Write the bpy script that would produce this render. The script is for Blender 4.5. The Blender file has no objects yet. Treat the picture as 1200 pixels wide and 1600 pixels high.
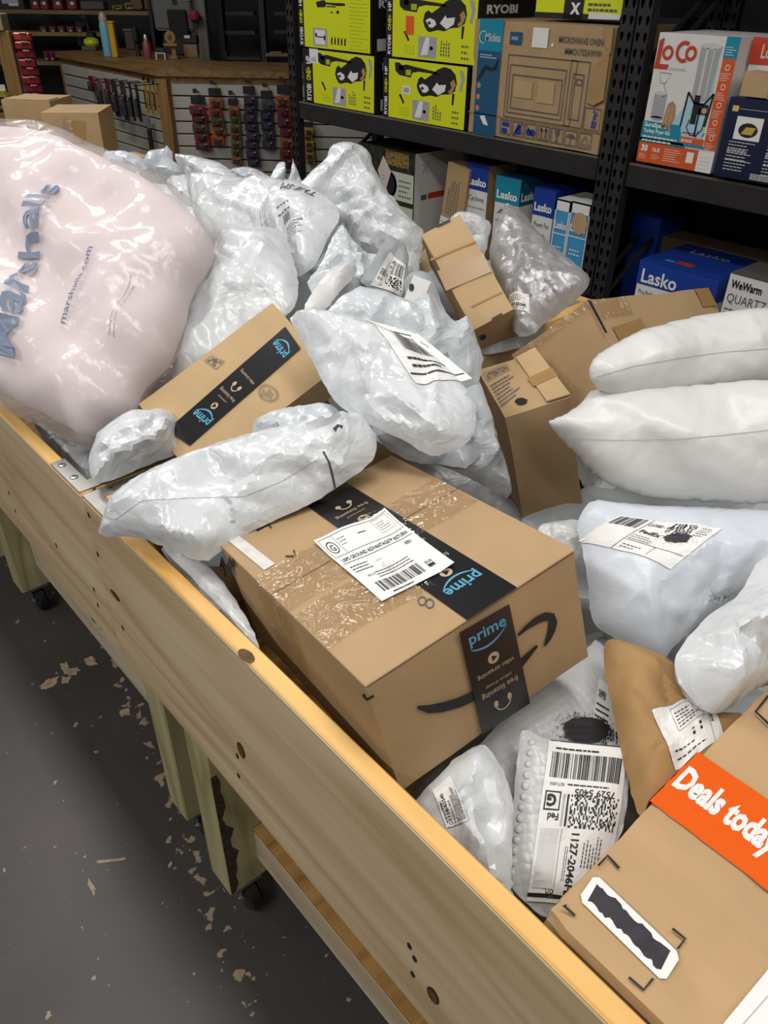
import bpy, bmesh, math, random
import numpy as np
from mathutils import Vector, Matrix
from mathutils.bvhtree import BVHTree
from mathutils.geometry import delaunay_2d_cdt, tessellate_polygon

# ---------------------------------------------------------------- camera, world, light, exposure
SC = bpy.context.scene
COL = SC.collection
FPX = 1220.0                                   # focal length in pixels of the 1200 x 1600 frame
CAM_R = np.array([0.75237, -0.65865, 0.01120]) # camera right, up, forward in the room's axes
CAM_U = np.array([0.36709, 0.43352, 0.82299])
CAM_F = np.array([0.54691, 0.61508, -0.56796])
CAM_P = np.array([0.0, 0.0, 1.65])
cd = bpy.data.cameras.new('camera')
cd.sensor_fit = 'HORIZONTAL'; cd.sensor_width = 36.0; cd.lens = 36.0*FPX/1200.0
cd.clip_start = 0.02; cd.clip_end = 60
cam = bpy.data.objects.new('camera', cd); COL.objects.link(cam)
cam.matrix_world = Matrix(((CAM_R[0], CAM_U[0], -CAM_F[0], CAM_P[0]), (CAM_R[1], CAM_U[1], -CAM_F[1], CAM_P[1]),
                           (CAM_R[2], CAM_U[2], -CAM_F[2], CAM_P[2]), (0, 0, 0, 1)))
SC.camera = cam
W = bpy.data.worlds.new('store_air'); SC.world = W; W.use_nodes = True
W.node_tree.nodes['Background'].inputs[0].default_value = (1.0, 0.97, 0.93, 1)
W.node_tree.nodes['Background'].inputs[1].default_value = 0.24
SC.view_settings.view_transform = 'Standard'; SC.view_settings.look = 'None'
SC.view_settings.gamma = 1.0; SC.view_settings.use_curve_mapping = False
SC.view_settings.exposure = -1.25
def overhead_light(x, y, z, sx, sy, power):
    l = bpy.data.lights.new('unseen_area_light', 'AREA'); l.shape = 'RECTANGLE'; l.size = sx; l.size_y = sy; l.energy = power
    l.color = (1.0, 0.975, 0.94)
    o = bpy.data.objects.new('unseen_area_light', l); COL.objects.link(o); o.location = (x, y, z)
    return o
LAMPS = [(0.55, 0.2, 0.30, 2.2, 88), (0.55, 3.2, 0.30, 2.2, 95), (-1.9, 0.8, 0.30, 2.2, 165), (-1.0, -2.4, 0.30, 2.2, 70), (-1.9, 4.5, 0.30, 2.2, 60), (2.2, -1.6, 0.30, 2.2, 60), (1.6, 6.2, 0.30, 2.2, 125)]  # unseen overhead tubes, plus rear and counter lights added to brighten those sides
for (x, y, sx, sy, p) in LAMPS: overhead_light(x, y, 3.33, sx, sy, p)

# ---------------------------------------------------------------- pixels of the photograph to points of the room
def ray(px, py): return CAM_F + CAM_R*(px-600)/FPX - CAM_U*(py-800)/FPX
def onz(px, py, z): d = ray(px, py); return CAM_P + d*((z-CAM_P[2])/d[2])
def onx(px, py, x): d = ray(px, py); return CAM_P + d*((x-CAM_P[0])/d[0])
def onplane(px, py, P, n): d = ray(px, py); return CAM_P + d*(((P-CAM_P)@n)/(d@n))
def nrm(v): v = np.asarray(v, float); return v/np.linalg.norm(v)
def frame(x, y):
    x = nrm(x); y = np.asarray(y, float); y = nrm(y - x*(x@y)); return np.stack([x, y, np.cross(x, y)], 1)
def m4(R, c):
    return Matrix(((R[0][0], R[0][1], R[0][2], c[0]), (R[1][0], R[1][1], R[1][2], c[1]), (R[2][0], R[2][1], R[2][2], c[2]), (0, 0, 0, 1)))
def rz(a): c, s = math.cos(a), math.sin(a); return np.array([[c, -s, 0], [s, c, 0], [0, 0, 1.]])

# ---------------------------------------------------------------- materials
MATS = {}
def mat(name, col, rough=.55, metal=0., var=0., vscale=8., bump=0., bscale=60., spec=.5, alpha=1., emit=0., coat=0., stretch=(1, 1, 1), trans=0., detail=3., sheen=0.):
    if name in MATS: return MATS[name]
    m = bpy.data.materials.new(name); m.use_nodes = True; nt = m.node_tree; b = nt.nodes['Principled BSDF']
    b.inputs['Base Color'].default_value = (*col, 1); b.inputs['Roughness'].default_value = rough; b.inputs['Metallic'].default_value = metal
    b.inputs['Specular IOR Level'].default_value = spec; b.inputs['Alpha'].default_value = alpha; b.inputs['Coat Weight'].default_value = coat
    b.inputs['Transmission Weight'].default_value = trans
    if emit: b.inputs['Emission Color'].default_value = (*col, 1); b.inputs['Emission Strength'].default_value = emit
    if var or bump:
        tc = nt.nodes.new('ShaderNodeTexCoord'); mp = nt.nodes.new('ShaderNodeMapping'); mp.inputs['Scale'].default_value = stretch
        nt.links.new(tc.outputs['Object'], mp.inputs['Vector'])
    if var:
        n = nt.nodes.new('ShaderNodeTexNoise'); n.inputs['Scale'].default_value = vscale; n.inputs['Detail'].default_value = detail
        nt.links.new(mp.outputs['Vector'], n.inputs['Vector'])
        r = nt.nodes.new('ShaderNodeValToRGB'); nt.links.new(n.outputs['Fac'], r.inputs['Fac'])
        r.color_ramp.elements[0].position = .3; r.color_ramp.elements[1].position = .7
        r.color_ramp.elements[0].color = (*[c*(1-var) for c in col], 1); r.color_ramp.elements[1].color = (*[min(1, c*(1+var)) for c in col], 1)
        nt.links.new(r.outputs['Color'], b.inputs['Base Color'])
    if bump:
        n = nt.nodes.new('ShaderNodeTexNoise'); n.inputs['Scale'].default_value = bscale; n.inputs['Detail'].default_value = 4.
        nt.links.new(mp.outputs['Vector'], n.inputs['Vector'])
        k = nt.nodes.new('ShaderNodeBump'); k.inputs['Strength'].default_value = bump; k.inputs['Distance'].default_value = .01
        nt.links.new(n.outputs['Fac'], k.inputs['Height']); nt.links.new(k.outputs['Normal'], b.inputs['Normal'])
    MATS[name] = m; return m
def wood(name, dark, light, axis=1, scale=1., rough=.6, knots=True):
    if name in MATS: return MATS[name]
    m = bpy.data.materials.new(name); m.use_nodes = True; nt = m.node_tree; b = nt.nodes['Principled BSDF']; L = nt.links.new
    b.inputs['Roughness'].default_value = rough; b.inputs['Specular IOR Level'].default_value = .3
    tc = nt.nodes.new('ShaderNodeTexCoord'); mp = nt.nodes.new('ShaderNodeMapping')
    s = [30.*scale]*3; s[axis] = 1.6*scale; mp.inputs['Scale'].default_value = s; L(tc.outputs['Object'], mp.inputs['Vector'])
    n = nt.nodes.new('ShaderNodeTexNoise'); n.inputs['Scale'].default_value = 1.; n.inputs['Detail'].default_value = 6.; n.inputs['Distortion'].default_value = .6
    L(mp.outputs['Vector'], n.inputs['Vector'])
    mp2 = nt.nodes.new('ShaderNodeMapping'); s2 = [5.*scale]*3; s2[axis] = .5*scale; mp2.inputs['Scale'].default_value = s2; L(tc.outputs['Object'], mp2.inputs['Vector'])
    n2 = nt.nodes.new('ShaderNodeTexNoise'); n2.inputs['Scale'].default_value = 1.; n2.inputs['Detail'].default_value = 2.; L(mp2.outputs['Vector'], n2.inputs['Vector'])
    w = nt.nodes.new('ShaderNodeMath'); w.operation = 'MULTIPLY'; w.inputs[1].default_value = 14.; L(n2.outputs['Fac'], w.inputs[0])
    fr = nt.nodes.new('ShaderNodeMath'); fr.operation = 'PINGPONG'; fr.inputs[1].default_value = 1.; L(w.outputs[0], fr.inputs[0])
    pw = nt.nodes.new('ShaderNodeMath'); pw.operation = 'POWER'; pw.inputs[1].default_value = 3.; L(fr.outputs[0], pw.inputs[0])
    ad = nt.nodes.new('ShaderNodeMath'); ad.operation = 'MULTIPLY_ADD'; ad.inputs[1].default_value = .35; L(pw.outputs[0], ad.inputs[0]); L(n.outputs['Fac'], ad.inputs[2])
    r = nt.nodes.new('ShaderNodeValToRGB'); r.color_ramp.elements[0].position = .33; r.color_ramp.elements[1].position = .85
    r.color_ramp.elements[0].color = (*light, 1); r.color_ramp.elements[1].color = (*dark, 1)
    L(ad.outputs[0], r.inputs['Fac']); L(r.outputs['Color'], b.inputs['Base Color'])
    k = nt.nodes.new('ShaderNodeBump'); k.inputs['Strength'].default_value = .15; k.inputs['Distance'].default_value = .003
    L(n.outputs['Fac'], k.inputs['Height']); L(k.outputs['Normal'], b.inputs['Normal'])
    MATS[name] = m; return m
def poly_mat(name, col, rough=.36, bump=.35, bscale=26., metal=0., spec=.5, fine=.12):
    """thin shiny plastic: faceted creases and fine crinkles as relief only"""
    if name in MATS: return MATS[name]
    m = bpy.data.materials.new(name); m.use_nodes = True; nt = m.node_tree; b = nt.nodes['Principled BSDF']; L = nt.links.new
    b.inputs['Base Color'].default_value = (*col, 1); b.inputs['Roughness'].default_value = rough; b.inputs['Metallic'].default_value = metal
    b.inputs['Specular IOR Level'].default_value = spec
    tc = nt.nodes.new('ShaderNodeTexCoord')
    nz = nt.nodes.new('ShaderNodeTexNoise'); nz.inputs['Scale'].default_value = 9.; nz.inputs['Detail'].default_value = 2.; L(tc.outputs['Object'], nz.inputs['Vector'])
    mx = nt.nodes.new('ShaderNodeMixRGB'); mx.blend_type = 'ADD'; mx.inputs[0].default_value = .12; L(tc.outputs['Object'], mx.inputs[1]); L(nz.outputs['Color'], mx.inputs[2])
    vo = nt.nodes.new('ShaderNodeTexVoronoi'); vo.feature = 'F1'; vo.distance = 'CHEBYCHEV'; vo.inputs['Scale'].default_value = bscale; L(mx.outputs[0], vo.inputs['Vector'])
    n2 = nt.nodes.new('ShaderNodeTexNoise'); n2.inputs['Scale'].default_value = 70.; n2.inputs['Detail'].default_value = 3.; L(tc.outputs['Object'], n2.inputs['Vector'])
    k = nt.nodes.new('ShaderNodeBump'); k.inputs['Strength'].default_value = bump; k.inputs['Distance'].default_value = .012; L(vo.outputs['Distance'], k.inputs['Height'])
    k2 = nt.nodes.new('ShaderNodeBump'); k2.inputs['Strength'].default_value = fine; k2.inputs['Distance'].default_value = .006; L(n2.outputs['Fac'], k2.inputs['Height'])
    L(k.outputs['Normal'], k2.inputs['Normal']); L(k2.outputs['Normal'], b.inputs['Normal'])
    MATS[name] = m; return m

# ---------------------------------------------------------------- objects
def mk(name, V, F, m, parent=None, smooth=False, label=None, cat=None, group=None, kind=None, mtx=None, sharp=None):
    me = bpy.data.meshes.new(name); me.from_pydata([tuple(map(float, v)) for v in V], [], [tuple(int(i) for i in f) for f in F]); me.update()
    me.materials.append(m)
    if smooth:
        me.polygons.foreach_set('use_smooth', [True]*len(me.polygons))
        if sharp: me.set_sharp_from_angle(angle=math.radians(sharp))
    o = bpy.data.objects.new(name, me); COL.objects.link(o)
    if parent: o.parent = parent
    if mtx is not None: o.matrix_local = mtx
    return tag(o, label, cat, group, kind)
def tag(o, label=None, cat=None, group=None, kind=None):
    if label: o['label'] = label
    if cat: o['category'] = cat
    if group: o['group'] = group
    if kind: o['kind'] = kind
    return o
def thing(name, label, cat, R=None, c=(0, 0, 0), group=None):
    o = bpy.data.objects.new(name, None); COL.objects.link(o); o.empty_display_size = .05
    o.matrix_world = m4(np.eye(3) if R is None else R, c); return tag(o, label, cat, group)
def copy_tree(o, parent=None):
    c = o.copy(); COL.objects.link(c)
    if parent: c.parent = parent
    for ch in list(o.children): copy_tree(ch, c)
    return c
class G:
    """collects simple shapes into one mesh"""
    def __init__(s): s.V = []; s.F = []
    def add(s, V, F):
        b = len(s.V); s.V += [tuple(v) for v in V]; s.F += [tuple(i+b for i in f) for f in F]; return s
    def box(s, c, d, R=None, bev=0.):
        c = np.array(c, float); h = np.array(d, float)/2; R = np.eye(3) if R is None else R
        if bev <= 0:
            P = [c + R@(h*np.array(q)) for q in ((-1,-1,-1),(1,-1,-1),(1,1,-1),(-1,1,-1),(-1,-1,1),(1,-1,1),(1,1,1),(-1,1,1))]
            return s.add(P, [(0,3,2,1),(4,5,6,7),(0,1,5,4),(1,2,6,5),(2,3,7,6),(3,0,4,7)])
        P = []; idx = {}
        for sx in (-1, 1):
            for sy in (-1, 1):
                for sz in (-1, 1):
                    for a in range(3):
                        q = np.array([sx, sy, sz], float)*h; q -= np.array([sx, sy, sz])*bev; q[a] += (sx, sy, sz)[a]*bev
                        idx[(sx, sy, sz, a)] = len(P); P.append(c + R@q)
        F = []; cyc = ((-1,-1),(1,-1),(1,1),(-1,1))
        for a in range(3):
            b_, c_ = (a+1) % 3, (a+2) % 3
            for sg in (-1, 1):
                f = []
                for (p, q) in cyc:
                    k = [0, 0, 0]; k[a] = sg; k[b_] = p; k[c_] = q; f.append(idx[(*k, a)])
                F.append(tuple(f if sg > 0 else f[::-1]))
            for p in (-1, 1):          # bevel strips along axis a
                for q in (-1, 1):
                    k0 = [0, 0, 0]; k0[a] = -1; k0[b_] = p; k0[c_] = q; k1 = list(k0); k1[a] = 1
                    f = [idx[(*k0, b_)], idx[(*k1, b_)], idx[(*k1, c_)], idx[(*k0, c_)]]
                    F.append(tuple(f if p*q < 0 else f[::-1]))
        for sx in (-1, 1):
            for sy in (-1, 1):
                for sz in (-1, 1):
                    f = [idx[(sx, sy, sz, a)] for a in range(3)]; F.append(tuple(f if sx*sy*sz > 0 else f[::-1]))
        return s.add(P, F)
    def cyl(s, p0, p1, r0, r1=None, n=14, cap=True):
        p0 = np.array(p0, float); p1 = np.array(p1, float); r1 = r0 if r1 is None else r1; ax = nrm(p1-p0)
        t = np.array([1., 0, 0]) if abs(ax[0]) < .9 else np.array([0, 1., 0]); e1 = nrm(np.cross(ax, t)); e2 = np.cross(ax, e1)
        P = []
        for (p, r) in ((p0, r0), (p1, r1)):
            for i in range(n): a = 2*math.pi*i/n; P.append(p + r*(math.cos(a)*e1 + math.sin(a)*e2))
        F = [(i, (i+1) % n, n+(i+1) % n, n+i) for i in range(n)]
        if cap: F += [tuple(range(n))[::-1], tuple(range(n, 2*n))]
        return s.add(P, F)
    def tube(s, pts, r, n=8):
        for a, b in zip(pts[:-1], pts[1:]): s.cyl(a, b, r, n=n)
        return s
    def lathe(s, prof, c=(0, 0, 0), n=20, R=None):
        c = np.array(c, float); R = np.eye(3) if R is None else R; P = []; m = len(prof)
        for (r, z) in prof:
            for i in range(n): a = 2*math.pi*i/n; P.append(c + R@np.array([r*math.cos(a), r*math.sin(a), z]))
        F = [(j*n+i, j*n+(i+1) % n, (j+1)*n+(i+1) % n, (j+1)*n+i) for j in range(m-1) for i in range(n)]
        F += [tuple(range(n))[::-1], tuple(range((m-1)*n, m*n))]
        return s.add(P, F)
    def prism(s, pts, n, h):
        """polygon pts (3-D) pushed by n*h"""
        P = [np.array(p, float) for p in pts]; k = len(P); Q = [p + np.array(n)*h for p in P]
        return s.add(P+Q, [tuple(range(k))[::-1], tuple(range(k, 2*k))] + [(i, (i+1) % k, k+(i+1) % k, k+i) for i in range(k)])
    def build(s, name, m, parent=None, **kw): return mk(name, s.V, s.F, m, parent, **kw)

# ---------------------------------------------------------------- print: flat shapes, lettering and codes laid on a surface
TXT = {}
def text_shape(body, bold=0., shear=0., spacing=1.):
    key = (body, bold, shear, spacing)
    if key not in TXT:
        cu = bpy.data.curves.new('t', 'FONT'); cu.body = body; cu.size = 1.; cu.offset = bold; cu.shear = shear; cu.resolution_u = 2; cu.space_character = spacing
        ob = bpy.data.objects.new('t', cu); me = bpy.data.meshes.new_from_object(ob)
        V = np.array([v.co[:2] for v in me.vertices]) if len(me.vertices) else np.zeros((0, 2)); F = [tuple(p.vertices) for p in me.polygons]
        bpy.data.objects.remove(ob); bpy.data.curves.remove(cu); bpy.data.meshes.remove(me); TXT[key] = (V, F)
    return TXT[key]
class Dec:
    """a print layout W x H (metres), origin bottom left; groups shapes by (part name, material, layer)"""
    def __init__(s, W, H, cell=.02): s.W = W; s.H = H; s.L = {}; s.n = {}; s.cell = cell; s.rnd = random.Random(int(W*1e5)+int(H*7e5))
    def _a(s, key, V, F):
        d = s.L.setdefault(key, ([], [])); b = len(d[0]); d[0].extend([tuple(v) for v in V]); d[1].extend([tuple(i+b for i in f) for f in F]); s.n[key] = s.n.get(key, 0)+1
    def rect(s, k, x0, y0, x1, y1, rag=0.):
        nx = max(1, int(math.ceil(abs(x1-x0)/s.cell))); ny = max(1, int(math.ceil(abs(y1-y0)/s.cell))); V = []
        for j in range(ny+1):
            for i in range(nx+1):
                x = x0+(x1-x0)*i/nx; y = y0+(y1-y0)*j/ny
                if rag and i in (0, nx): x += s.rnd.uniform(-rag, rag)
                if rag and j in (0, ny): y += s.rnd.uniform(-rag, rag)
                V.append((x, y))
        s._a(k, V, [(j*(nx+1)+i, j*(nx+1)+i+1, (j+1)*(nx+1)+i+1, (j+1)*(nx+1)+i) for j in range(ny) for i in range(nx)]); return s
    def poly(s, k, pts):
        tr = tessellate_polygon([[Vector((p[0], p[1], 0)) for p in pts]])
        A = sum(pts[i-1][0]*pts[i][1]-pts[i][0]*pts[i-1][1] for i in range(len(pts)))
        F = []
        for t in tr:
            a, b, c = (pts[i] for i in t); o = (b[0]-a[0])*(c[1]-a[1])-(b[1]-a[1])*(c[0]-a[0]); F.append(tuple(t) if o > 0 else tuple(t)[::-1])
        s._a(k, pts, F); return s
    def ell(s, k, cx, cy, rx, ry=None, n=20): ry = rx if ry is None else ry; return s.poly(k, [(cx+rx*math.cos(2*math.pi*i/n), cy+ry*math.sin(2*math.pi*i/n)) for i in range(n)])
    def path(s, k, pts, w, closed=False):
        P = [np.array(p, float) for p in pts]; n = len(P); w = [w]*n if np.isscalar(w) else w; V = []
        for i in range(n):
            a = P[(i-1) % n] if (closed or i > 0) else P[i]; b = P[(i+1) % n] if (closed or i < n-1) else P[i]
            t = b-a; t = t/(np.linalg.norm(t)+1e-9); q = np.array([-t[1], t[0]])*w[i]/2; V += [P[i]-q, P[i]+q]
        m = n if closed else n-1
        s._a(k, V, [(2*i, 2*((i+1) % n), 2*((i+1) % n)+1, 2*i+1) for i in range(m)]); return s
    def ring(s, k, cx, cy, r, w, n=24, a0=0, a1=360):
        full = a1-a0 >= 360; N = n if full else n+1
        return s.path(k, [(cx+r*math.cos(math.radians(a0+(a1-a0)*i/n)), cy+r*math.sin(math.radians(a0+(a1-a0)*i/n))) for i in range(N)], w, full)
    def frame(s, k, x0, y0, x1, y1, w): 
        for a in ((x0, y0, x1, y0+w), (x0, y1-w, x1, y1), (x0, y0+w, x0+w, y1-w), (x1-w, y0+w, x1, y1-w)): s.rect(k, *a)
        return s
    def text(s, k, body, x, y, h, align='l', bold=.0, rot=0., wid=None, shear=0., flip=False):
        V, F = text_shape(body, bold, shear)
        if not len(V): return s
        lo = V.min(0); hi = V.max(0); P = (V-np.array([lo[0], 0]))*h/.72; wd = (hi[0]-lo[0])*h/.72
        if wid: P = P*np.array([wid/wd, 1]); wd = wid
        P = P - np.array([{'l': 0, 'c': wd/2, 'r': wd}[align], 0])
        c, q = math.cos(rot), math.sin(rot); P = P@np.array([[c, q], [-q, c]]) + np.array([x, y]); s._a(k, P, F); return s
    def bars(s, k, x0, y0, x1, y1, n=40, seed=1, vert=True):
        R = random.Random(seed); ws = [R.choice((1, 1, 2, 2, 3, 4)) for _ in range(2*n)]; T = sum(ws); a = 0
        for i, w in enumerate(ws):
            if i % 2 == 0:
                f0, f1 = a/T, (a+w)/T
                if vert: s.rect(k, x0+(x1-x0)*f0, y0, x0+(x1-x0)*f1, y1)
                else: s.rect(k, x0, y0+(y1-y0)*f0, x1, y0+(y1-y0)*f1)
            a += w
        return s
    def code(s, k, x0, y0, x1, y1, nx=24, ny=14, seed=1, p=.5):
        R = random.Random(seed); dx = (x1-x0)/nx; dy = (y1-y0)/ny
        for j in range(ny):
            i = 0
            while i < nx:
                if R.random() < p:
                    m = R.choice((1, 1, 2)); m = min(m, nx-i); s._a(k, [(x0+i*dx, y0+j*dy), (x0+(i+m)*dx, y0+j*dy), (x0+(i+m)*dx, y0+(j+1)*dy), (x0+i*dx, y0+(j+1)*dy)], [(0, 1, 2, 3)]); i += m
                i += 1
        return s
    def lines(s, k, x0, y0, x1, y1, n=3, th=.4, seed=1, vert=False):
        """rows of print too small to read"""
        R = random.Random(seed); 
        for j in range(n):
            if vert:
                w = (x1-x0)/n; b = x0+w*j; e = y0+(y1-y0)*R.uniform(.6, 1); y = y0
                while y < e: q = min(e, y+R.uniform(.03, .11)*(y1-y0)+w*.3); s._a(k, [(b, y), (b+w*th, y), (b+w*th, q), (b, q)], [(0, 1, 2, 3)]); y = q+w*.25
            else:
                h = (y1-y0)/n; b = y1-h*(j+1); e = x0+(x1-x0)*R.uniform(.6, 1); x = x0
                while x < e: q = min(e, x+R.uniform(.03, .11)*(x1-x0)+h*.3); s._a(k, [(x, b), (q, b), (q, b+h*th), (x, b+h*th)], [(0, 1, 2, 3)]); x = q+h*.25
        return s
    def emit(s, fmap, parent, off=.0006, step=.0004):
        out = []
        for (nm, m, lay), (V, F) in s.L.items():
            A = np.array(V); P = fmap(A[:, 0]/s.W, A[:, 1]/s.H, off+step*lay); out.append(mk(nm, P, F, m, parent, kind='stuff' if s.n[(nm, m, lay)] > 1 or len(F) > 40 else None))
        return out
def flat_map(q):
    """q: four 3-D corners BL, BR, TR, TL"""
    q = [np.asarray(a, float) for a in q]; n = nrm(np.cross(q[1]-q[0], q[3]-q[0]))
    def f(s, t, off):
        s = s[:, None]; t = t[:, None]; return (1-s)*(1-t)*q[0] + s*(1-t)*q[1] + s*t*q[2] + (1-s)*t*q[3] + n*off
    return f
def to_local(R, c, P): return (np.asarray(P)-c)@R

# ---------------------------------------------------------------- cartons
FACES = {'top': (0, 1, 2, 1), 'bottom': (0, 1, 2, -1), 'front': (0, 2, 1, -1), 'back': (0, 2, 1, 1), 'left': (1, 2, 0, -1), 'right': (1, 2, 0, 1)}
class Carton:
    """box of size d with frame R at centre c: body (softly dented), prints laid on its faces"""
    def __init__(s, name, label, cat, c, R, d, m, group=None, bev=.0025, dent=.0012, seed=1, cell=.03, empty_only=False):
        s.c = np.asarray(c, float); s.R = np.asarray(R, float); s.d = np.asarray(d, float); s.m = m
        s.ob = thing(name, label, cat, s.R, s.c, group)
        if not empty_only:
            V, F = soft_box(s.d, cell, dent, seed, bev); s.body = mk('body', V, F, m, s.ob, smooth=True, sharp=40)
    def quad(s, face, px=None, uv=None):
        a, b, n, sg = FACES[face]; N = np.zeros(3); N[n] = sg; P0 = N*s.d[n]/2
        if px is not None:
            Pw = s.c + s.R@P0; Nw = s.R@N
            return [to_local(s.R, s.c, onplane(x, y, Pw, Nw)) for (x, y) in px]
        out = []                                   # uv: x0,y0,x1,y1 in fractions, seen from outside
        U = np.zeros(3); V = np.zeros(3); U[a] = s.d[a]; V[b] = s.d[b]
        if np.dot(np.cross(U, V), N) < 0: U = -U
        x0, y0, x1, y1 = uv
        for (x, y) in ((x0, y0), (x1, y0), (x1, y1), (x0, y1)): out.append(P0 + U*(x-.5) + V*(y-.5))
        return out
    def put(s, dec, face, px=None, uv=None, off=.0008, parent=None): return dec.emit(flat_map(s.quad(face, px, uv)), parent or s.ob, off)
def soft_box(d, cell, dent, seed, bev):
    rn = np.random.RandomState(seed); d = np.asarray(d, float); V = []; F = []; key = {}
    n = [max(2, min(44, int(round(x/cell)))) for x in d]
    def gp(k):
        if k not in key: key[k] = len(V); V.append([(-.5 + k[i]/n[i])*d[i] for i in range(3)])
        return key[k]
    for a in range(3):
        b, c = (a+1) % 3, (a+2) % 3
        for sg in (0, n[a]):
            for i in range(n[b]):
                for j in range(n[c]):
                    q = []
                    for (x, y) in ((i, j), (i+1, j), (i+1, j+1), (i, j+1)):
                        k = [0, 0, 0]; k[a] = sg; k[b] = x; k[c] = y; q.append(gp(tuple(k)))
                    F.append(tuple(q) if sg else tuple(q[::-1]))
    V = np.array(V)
    ph = rn.rand(6, 4)*6.28; fr = rn.uniform(8, 30, (6, 3))
    w = sum(np.sin(V@fr[i] + ph[i, 0]) for i in range(6))/6
    edge = np.min(np.stack([d/2-np.abs(V)], 0)[0], 1)
    cnt = np.sum(np.isclose(np.abs(V), d/2), 1)
    nn = np.where(np.isclose(np.abs(V), d/2), np.sign(V), 0); nn = nn/np.maximum(1, np.linalg.norm(nn, axis=1))[:, None]
    V = V - nn*(dent*(1+w))[:, None]*np.where(cnt > 1, 1.6, .5)[:, None]
    V = V - nn*np.where(cnt > 1, bev*.6, 0)[:, None]
    return V, F
# ---------------------------------------------------------------- soft bags: two sheets welded at the rim, filled, then crumpled as inextensible film
def smooth_closed(P, it=1):
    for _ in range(it):
        Q = np.roll(P, -1, 0); P = np.stack([.75*P+.25*Q, .25*P+.75*Q], 1).reshape(-1, 2)
    return P
def resample(P, step):
    Q = np.vstack([P, P[:1]]); L = np.r_[0, np.cumsum(np.linalg.norm(np.diff(Q, axis=0), axis=1))]; n = max(12, int(L[-1]/step)); t = np.linspace(0, L[-1], n, endpoint=False)
    return np.stack([np.interp(t, L, Q[:, 0]), np.interp(t, L, Q[:, 1])], 1)
def inside(P, poly):
    x, y = P[:, 0], P[:, 1]; r = np.zeros(len(P), bool); j = len(poly)-1
    for i in range(len(poly)):
        xi, yi = poly[i]; xj, yj = poly[j]
        c = ((yi > y) != (yj > y)) & (x < (xj-xi)*(y-yi)/(yj-yi+1e-12)+xi); r ^= c; j = i
    return r
def dist_to(P, poly):
    A = poly; B = np.roll(poly, -1, 0); D = B-A; best = np.full(len(P), 1e9)
    for a, d in zip(A, D):
        t = np.clip(((P-a)@d)/(d@d+1e-12), 0, 1); best = np.minimum(best, np.linalg.norm(P-a-t[:, None]*d, axis=1))
    return best
def waves(P, rn, lam, n=7):
    o = np.zeros(len(P))
    for _ in range(n):
        k = rn.randn(P.shape[1]); k = k/np.linalg.norm(k)*2*math.pi/(lam*rn.uniform(.7, 1.5)); o += np.sin(P@k+rn.rand()*6.28)
    return o/math.sqrt(n)
def facets(P, rn, cell):
    """flat facets meeting in sharp creases: piecewise linear heights over scattered points"""
    lo = P.min(0)-2*cell; hi = P.max(0)+2*cell; gx = np.arange(lo[0], hi[0], cell); gy = np.arange(lo[1], hi[1], cell)
    XX, YY = np.meshgrid(gx, gy); C = np.stack([XX.ravel(), YY.ravel()], 1)+rn.uniform(-.48, .48, (XX.size, 2))*cell
    H = rn.uniform(-1, 1, len(C)); r = delaunay_2d_cdt([Vector(p) for p in C], [], [], 0, 1e-7); C2 = np.array([v[:] for v in r[0]])
    H = H[[o[0] for o in r[3]]] if len(r[3]) == len(C2) else H
    out = np.zeros(len(P))
    for t in r[2]:
        a, b, c = C2[list(t[:3])]; m = (P[:, 0] >= min(a[0], b[0], c[0])-1e-9) & (P[:, 0] <= max(a[0], b[0], c[0])+1e-9) & (P[:, 1] >= min(a[1], b[1], c[1])-1e-9) & (P[:, 1] <= max(a[1], b[1], c[1])+1e-9)
        if not m.any(): continue
        Q = P[m]; det = (b[1]-c[1])*(a[0]-c[0])+(c[0]-b[0])*(a[1]-c[1])
        l0 = ((b[1]-c[1])*(Q[:, 0]-c[0])+(c[0]-b[0])*(Q[:, 1]-c[1]))/det; l1 = ((c[1]-a[1])*(Q[:, 0]-c[0])+(a[0]-c[0])*(Q[:, 1]-c[1]))/det; l2 = 1-l0-l1
        ok = (l0 > -1e-6) & (l1 > -1e-6) & (l2 > -1e-6); i = np.where(m)[0][ok]; h = H[list(t[:3])]
        out[i] = l0[ok]*h[0]+l1[ok]*h[1]+l2[ok]*h[2]
    return out
def folds(P, rn, poly, n, amp, wid=(.008, .032), ln=(.08, .3), focus=None):
    """straight sharp ridges and gullies, most of them starting at the rim"""
    out = np.zeros(len(P)); c = P.mean(0)
    for i in range(n):
        a = poly[rn.randint(len(poly))] if rn.rand() < .7 else P[rn.randint(len(P))]
        if focus is not None and rn.rand() < .6: a = np.asarray(focus[rn.randint(len(focus))])
        d = c-a + rn.randn(2)*.5*np.linalg.norm(c-a); d = d/(np.linalg.norm(d)+1e-9); L = rn.uniform(*ln); w = rn.uniform(*wid)
        q = P-a; s = q@d; t = q@np.array([-d[1], d[0]]); tp = np.clip(1-s/L, 0, 1)*(s > -.02); ww = w*(.35+.65*np.clip(s/L, 0, 1))
        sk = rn.uniform(.35, 1.); x = np.where(t > 0, t/ww, -t/(ww*sk)); out += rn.choice((-1, 1, 1))*rn.uniform(.4, 1)*np.clip(1-x, 0, 1)*np.sqrt(tp)*min(1, w/.03)
    return out*amp
def scatter_add(n, I, D):
    return np.stack([np.bincount(I, D[:, k], n) for k in range(3)], 1)
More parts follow.
